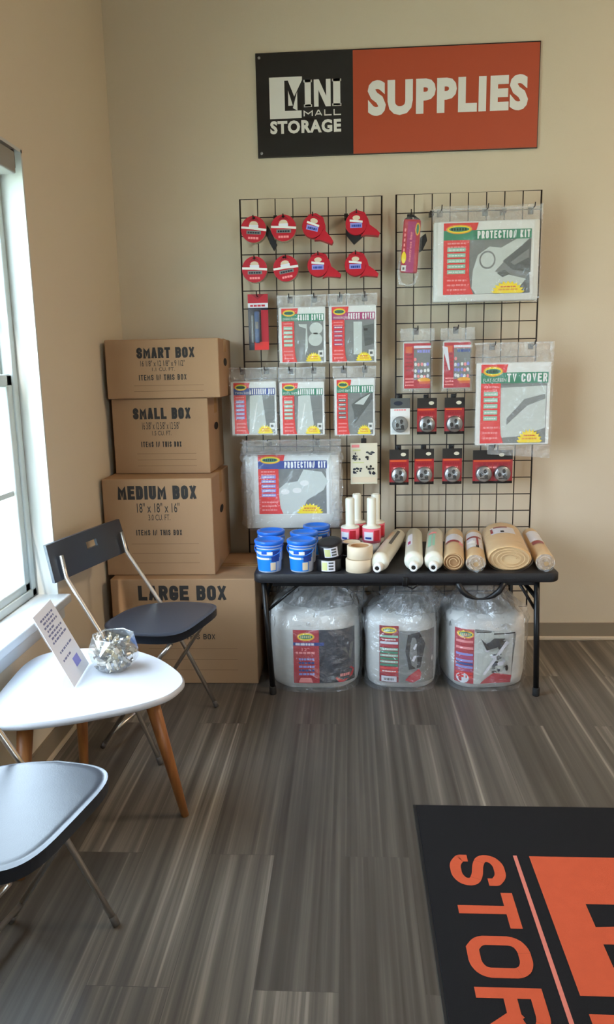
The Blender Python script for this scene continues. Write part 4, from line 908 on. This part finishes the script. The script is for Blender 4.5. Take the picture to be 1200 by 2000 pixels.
big_bag('large clear bag with dark navy and red label, widest under the table', (-.158, -.385, 0), .190, .205, .335, R(1), 3.3, 'navy', neck=(.06, 0))
big_bag('clear bagged roll with green and red striped label, middle one under the table', (.207, -.410, 0), .148, .17, .315, R(-4), 7.7, 'green', neck=(.07, 0))
big_bag('clear bagged roll with red-purple strip and crumpled cup photo under the table', (.545, -.405, 0), .163, .17, .315, R(7), 11.1, 'cups', neck=(-.02, 0))

# ------------------------------------------------------------------ folding chairs
def folding_chair(label, loc, rz):
    t = thing('folding_chair', label, 'chair', loc, rz, 'grey folding chairs by the window')
    # local x forward, y lateral, z up
    m = MB(); pts = []
    for i in range(48):
        a = 2*math.pi*i/48; c, s_ = math.cos(a), math.sin(a); n_ = 4.4 if c > 0 else 3.2
        x = math.copysign(abs(c)**(2/n_), c); y = math.copysign(abs(s_)**(2/n_), s_)
        ww = .194-.006*max(0, x)-.040*max(0, -x)
        pts.append((-.095+x*(.168 if x > 0 else .180), y*ww))
    nr = 16; v = []
    for j in range(nr+1):
        q = j/nr
        for x, y in pts:
            xx = -.105+(x+.105)*q; yy = y*q; d = .002*(1-q*q) ; edge = .004*max(0, (q-.93)/.07)**2
            v.append((xx, yy, .438-d*.9+.04*(xx+.105)-edge))
    n = 48; base = len(v)
    f = [(j*n+i, (j+1)*n+i, (j+1)*n+(i+1) % n, j*n+(i+1) % n) for j in range(nr) for i in range(n)]
    f = [tuple(reversed(q)) for q in f]
    for x, y in pts: v.append((-.105+(x+.105)*1.0, y, .407+.04*(x+.105)))
    f += [(nr*n+i, base+i, base+(i+1) % n, nr*n+(i+1) % n) for i in range(n)]
    for x, y in pts: v.append((-.105+(x+.105)*.93, y*.93, .402+.04*(x+.105)))
    f += [(base+i, base+n+i, base+n+(i+1) % n, base+(i+1) % n) for i in range(n)]; f.append(tuple(base+n+i for i in range(n)))
    m.add(v, f, 'seat', True); m.build('seat', t)
    # backrest, slightly bowed, with a hand slot
    m = MB(); W_, H_ = .235, .126
    def back(u, v, o):
        y = (u-.5)*2*W_; bow = -.012*(y/W_)**2; k = 1-.03*v; z = .610+H_*v+.006*(1-(y/W_)**2); x = -.348-.030*v+bow
        return (x+o, y*k, z)
    nu, nv = 28, 10
    def ishole(i, j): return 12 <= i <= 15 and 5 <= j <= 6
    vs = [back(i/nu, j/nv, 0) for j in range(nv+1) for i in range(nu+1)]+[back(i/nu, j/nv, .011) for j in range(nv+1) for i in range(nu+1)]
    B = (nu+1)*(nv+1); fs = []; I = lambda i, j: j*(nu+1)+i
    for j in range(nv):
        for i in range(nu):
            if ishole(i, j): continue
            fs.append((I(i, j), I(i, j+1), I(i+1, j+1), I(i+1, j))); fs.append(tuple(B+q for q in (I(i, j), I(i+1, j), I(i+1, j+1), I(i, j+1))))
            for (a_, b2, di, dj) in ((I(i, j), I(i+1, j), 0, -1), (I(i, j+1), I(i+1, j+1), 0, 1), (I(i, j), I(i, j+1), -1, 0), (I(i+1, j), I(i+1, j+1), 1, 0)):
                ii, jj = i+di, j+dj
                if ii < 0 or jj < 0 or ii >= nu or jj >= nv or ishole(ii, jj): fs.append((a_, b2, B+b2, B+a_))
    m.add(vs, fs, 'seat', False); m.build('backrest', t)
    for s_ in (1, -1):
        l = MB().tube([(-.350, s_*.190, .695), (-.335, s_*.192, .62), (-.215, s_*.198, .44), (-.195, s_*.201, .405), (0, s_*.226, .012)], .0078, 'chrome', 12).build('front_leg', t)
        MB().tube([(-.006, s_*.2255, .026), (.003, s_*.226, .003)], .0095, 'capg', 12).build('foot_cap', l)
        l = MB().tube([(.030, s_*.160, .405), (-.01, s_*.163, .36), (-.25, s_*.178, .010)], .0072, 'chrome', 12).build('rear_leg', t)
        MB().tube([(-.241, s_*.178, .022), (-.253, s_*.178, .003)], .009, 'capg', 12).build('foot_cap', l)
    MB().tube([(-.215, -.175, .06), (-.215, .175, .06)], .007, 'chrome', 10).build('cross_bar', t)
    MB().tube([(.02, -.165, .400), (.02, .165, .400)], .006, 'chrome', 10).build('seat_rail', t)
    return t
c1 = folding_chair('dark grey folding chair with slotted backrest, in front of the cardboard boxes', (-.592, -.973, 0), math.atan2(-.2476, .9689))
dup(c1, (-.615, -2.155, 0), rz=math.atan2(-.1977, .9803), label='folding chair nearest the camera, its seat shining bluish below the white table')

# ------------------------------------------------------------------ white side table
t = thing('side_table', 'white rounded-triangle side table on wooden legs by the window', 'table', (-.745, -1.525, 0))
ctr = [(-.973, -1.600), (-.985, -1.49), (-.989, -1.384), (-.965, -1.312), (-.90, -1.272), (-.80, -1.255), (-.70, -1.268), (-.596, -1.335), (-.515, -1.428), (-.478, -1.495), (-.473, -1.550), (-.498, -1.615), (-.562, -1.674), (-.65, -1.722), (-.737, -1.76), (-.832, -1.785), (-.905, -1.778), (-.955, -1.72)]
n = len(ctr); out = []
for i in range(n):                                         # smooth closed outline
    p0, p1, p2, p3 = [Vector(ctr[(i+k) % n]) for k in (-1, 0, 1, 2)]
    for j in range(5):
        s_ = j/5; q = .5*((2*p1)+(-p0+p2)*s_+(2*p0-5*p1+4*p2-p3)*s_**2+(-p0+3*p1-3*p2+p3)*s_**3); out.append((q.x+.745, q.y+1.525))
MB().prism(out[::-1], .421, .440, 'ttop', bev=.006).build('tabletop', t)
for fx, fy, tx_, ty_ in ((-.500, -1.482, -.572, -1.535), (-.850, -1.35, -.820, -1.39), (-.872, -1.775, -.845, -1.72)):
    MB().tube([(tx_+.745, ty_+1.525, .421), (fx+.745, fy+1.525, 0.002)], [.0215, .0115], 'wood', 20).build('leg', t)
m = MB(); m.tube([(-.572+.745, -1.535+1.525, .41), (0, 0, .41), (-.820+.745, -1.39+1.525, .41)], .011, 'wood', 8); m.tube([(0, 0, .41), (-.845+.745, -1.72+1.525, .41)], .011, 'wood', 8); m.build('under_frame', t)

# acrylic sign holder, a tilted sheet in clear plastic
SA, SB = Vector((-.772, -1.572, .441)), Vector((-.791, -1.396, .441))
TL, TR = Vector((-.895, -1.525, .630)), Vector((-.914, -1.349, .630))
base = (SA+SB)/2
t = thing('sign_holder', 'clear leaning sign holder with a printed white sheet on the side table', 'sign holder', base)
A_, B_, C_, D_ = [p-base for p in (SA, SB, TR, TL)]
nrm = (B_-A_).cross(D_-A_).normalized()
if nrm.x < 0: nrm = -nrm
def slab(m, a, b, c, d_, th, k, o=0):
    v = [p+nrm*(o) for p in (a, b, c, d_)]+[p+nrm*(o+th) for p in (a, b, c, d_)]
    m.add([tuple(p) for p in v], [(0, 1, 2, 3), (7, 6, 5, 4), (0, 4, 5, 1), (1, 5, 6, 2), (2, 6, 7, 3), (3, 7, 4, 0)], k)
m = MB(); slab(m, A_, B_, C_, D_, .0022, 'acr', 0)
back_ = [B_+Vector((-.09, .03, 0)), A_+Vector((-.09, .03, 0))]
m.build('acrylic_front', t)
m = MB(); v = [A_, B_, B_+Vector((-.085, .0, 0)), A_+Vector((-.085, .0, 0))]
m.add([tuple(p) for p in v]+[tuple(p+Vector((0, 0, .0022))) for p in v], [(0, 1, 2, 3), (7, 6, 5, 4), (0, 4, 5, 1), (1, 5, 6, 2), (2, 6, 7, 3), (3, 7, 4, 0)], 'acr'); m.build('acrylic_foot', t)
m = MB(); slab(m, A_*.98, B_*.98, C_*.985, D_*.985, .0008, 'paper', .003)
def on(a, b, o=.0042): return tuple(A_+(B_-A_)*a+(D_-A_)*b+nrm*o)
rnd = random.Random(9)
for r_ in range(9):
    x = .16+.05*(r_ % 2)
    while x < .80-(.25 if r_ in (3, 8) else 0):
        w_ = rnd.uniform(.05, .14); z_ = .86-r_*.052 if r_ < 7 else .40-(r_-7)*.10
        m.add([on(x, z_), on(x+w_, z_), on(x+w_, z_+.026), on(x, z_+.026)], [(0, 1, 2, 3)], 'bmark'); x += w_+.03
m.add([on(.5, .12), on(.78, .12), on(.78, .24), on(.5, .24)], [(0, 1, 2, 3)], 'lblue'); m.build('printed_sheet', t)

# bowl of wrapped sweets
BX, BY = -.700, -1.425
t = thing('faceted_bowl', 'clear faceted bowl of wrapped sweets on the white side table', 'bowl', (BX, BY, .4405))
m = MB(); n = 7; prof = [(.044, 0), (.070, .026), (.074, .062), (.060, .102)]; v = []
for j, (r_, z_) in enumerate(prof):
    for i in range(n):
        a = 2*math.pi*(i+.5*(j % 2))/n; v.append((r_*math.cos(a), r_*math.sin(a), z_))
f = [tuple(range(n))[::-1]]
for j in range(3):
    for i in range(n):
        a, b, c, d_ = j*n+i, j*n+(i+1) % n, (j+1)*n+i, (j+1)*n+(i+1) % n
        f += [(a, b, c), (b, d_, c)] if j % 2 == 0 else [(a, b, d_), (a, d_, c)]
m.add(v, f, 'bowlg'); 
m.tube([v[3*n+i] for i in range(n)], .0022, 'bowlg', 6, closed=True)
m.build('bowl', t)

rnd = random.Random(12); k = 0
def sweet():
    o = MB(); o.rbox(-.010, .010, -.0065, .0065, -.005, .005, 'candy', .003, 2)
    for s_ in (1, -1): o.add([(s_*.009, 0, 0), (s_*.019, .007, .004), (s_*.020, 0, -.003), (s_*.019, -.007, .004)], [(0, 1, 2), (0, 2, 3)], 'candy')
    return o
base_mesh = []
for kk in ('candy', 'candy2', 'candy3'):
    o = sweet(); me = bpy.data.meshes.new('wrapped_sweet'); me.from_pydata(o.v, [], o.f); me.materials.append(K[kk]); me.update(); base_mesh.append(me)
spots = []
tries = 0
while len(spots) < 64 and tries < 6000:
    tries += 1
    z = rnd.uniform(.010, .092); rm = (.034+.024*min(1, z/.03) if z < .07 else .050)-.002; a = rnd.uniform(0, 2*math.pi); q = rm*math.sqrt(rnd.random())
    p = Vector((q*math.cos(a), q*math.sin(a), z))
    if all((p-s_).length > .0155 for s_ in spots): spots.append(p)
for p in spots:
    mi = rnd.choice([0, 0, 1, 2]); o = bpy.data.objects.new('wrapped_sweet', base_mesh[mi]); C.objects.link(o)
    o.location = Vector((BX, BY, .4405))+p; o.rotation_euler = (rnd.uniform(0, 3), rnd.uniform(0, 3), rnd.uniform(0, 6))
    tag(o, 'small wrapped sweet in the clear bowl, '+('silver wrapper', 'gold wrapper', 'dark grey wrapper')[mi], 'sweet', ('silver', 'gold', 'dark grey')[mi]+' wrapped sweets in the clear bowl')

# ------------------------------------------------------------------ logo floor mat
t = thing('floor_mat', 'black floor mat with orange logo and STORAGE lettering', 'mat', (.95, -2.62, 0)); ox, oy = -.95, 2.62
x0, x1, y0, y1 = .179+ox, 1.72+ox, -3.83+oy, -1.414+oy
MB().prism([(x0, y0), (x1, y0), (x1, y1), (x0, y1)], 0, .004, 'mrub', bev=.001).build('rubber_backing', t)
MB().prism([(x0+.008, y0+.008), (x1-.008, y0+.008), (x1-.008, y1-.008), (x0+.008, y1-.008)], .004, .008, 'mbl', bev=.0015).build('pile', t)
m = MB(); z = .0086
def q4(xa, xb, ya, yb, k='mor', zz=z): m.add([(xa+ox, ya+oy, zz), (xb+ox, ya+oy, zz), (xb+ox, yb+oy, zz), (xa+ox, yb+oy, zz)], [(0, 1, 2, 3)], k)
def pl(pts, k='mor', zz=z): m.add([(a+ox, b+oy, zz) for a, b in pts], [tuple(range(len(pts)))], k)
m.block('STORAGE', 0, 1.0, 0, .140, 0, 'mor', .20, .18, mp=lambda a, b: (.2505+b+ox, -1.655-a+oy, z))
q4(.424, .434, -2.68, -1.654, 'mpk')
m.build('lettering', t); m = MB()
# letters stand with their feet at x=.46 and read towards the camera
q4(.466, .560, -2.110, -1.656)                  # block below the M
q4(.560, 1.08, -1.835, -1.656); q4(1.02, 1.08, -2.110, -1.835)
pl([(.66, -1.905), (.66, -1.965), (.86, -1.935)]); pl([(.56, -1.912), (.66, -1.905), (.66, -1.965), (.56, -1.965)])
pl([(.56, -2.032), (.70, -2.032), (.95, -2.110), (.56, -2.110)])
for a in (0, .40): q4(.470, 1.02, -2.235-a, -2.155-a)
q4(.470, 1.02, -2.34, -2.27); q4(.470, 1.02, -2.50, -2.43); pl([(1.02, -2.27), (1.02, -2.33), (.47, -2.50), (.47, -2.44)], zz=z+.0001)
m.build('logo', t)
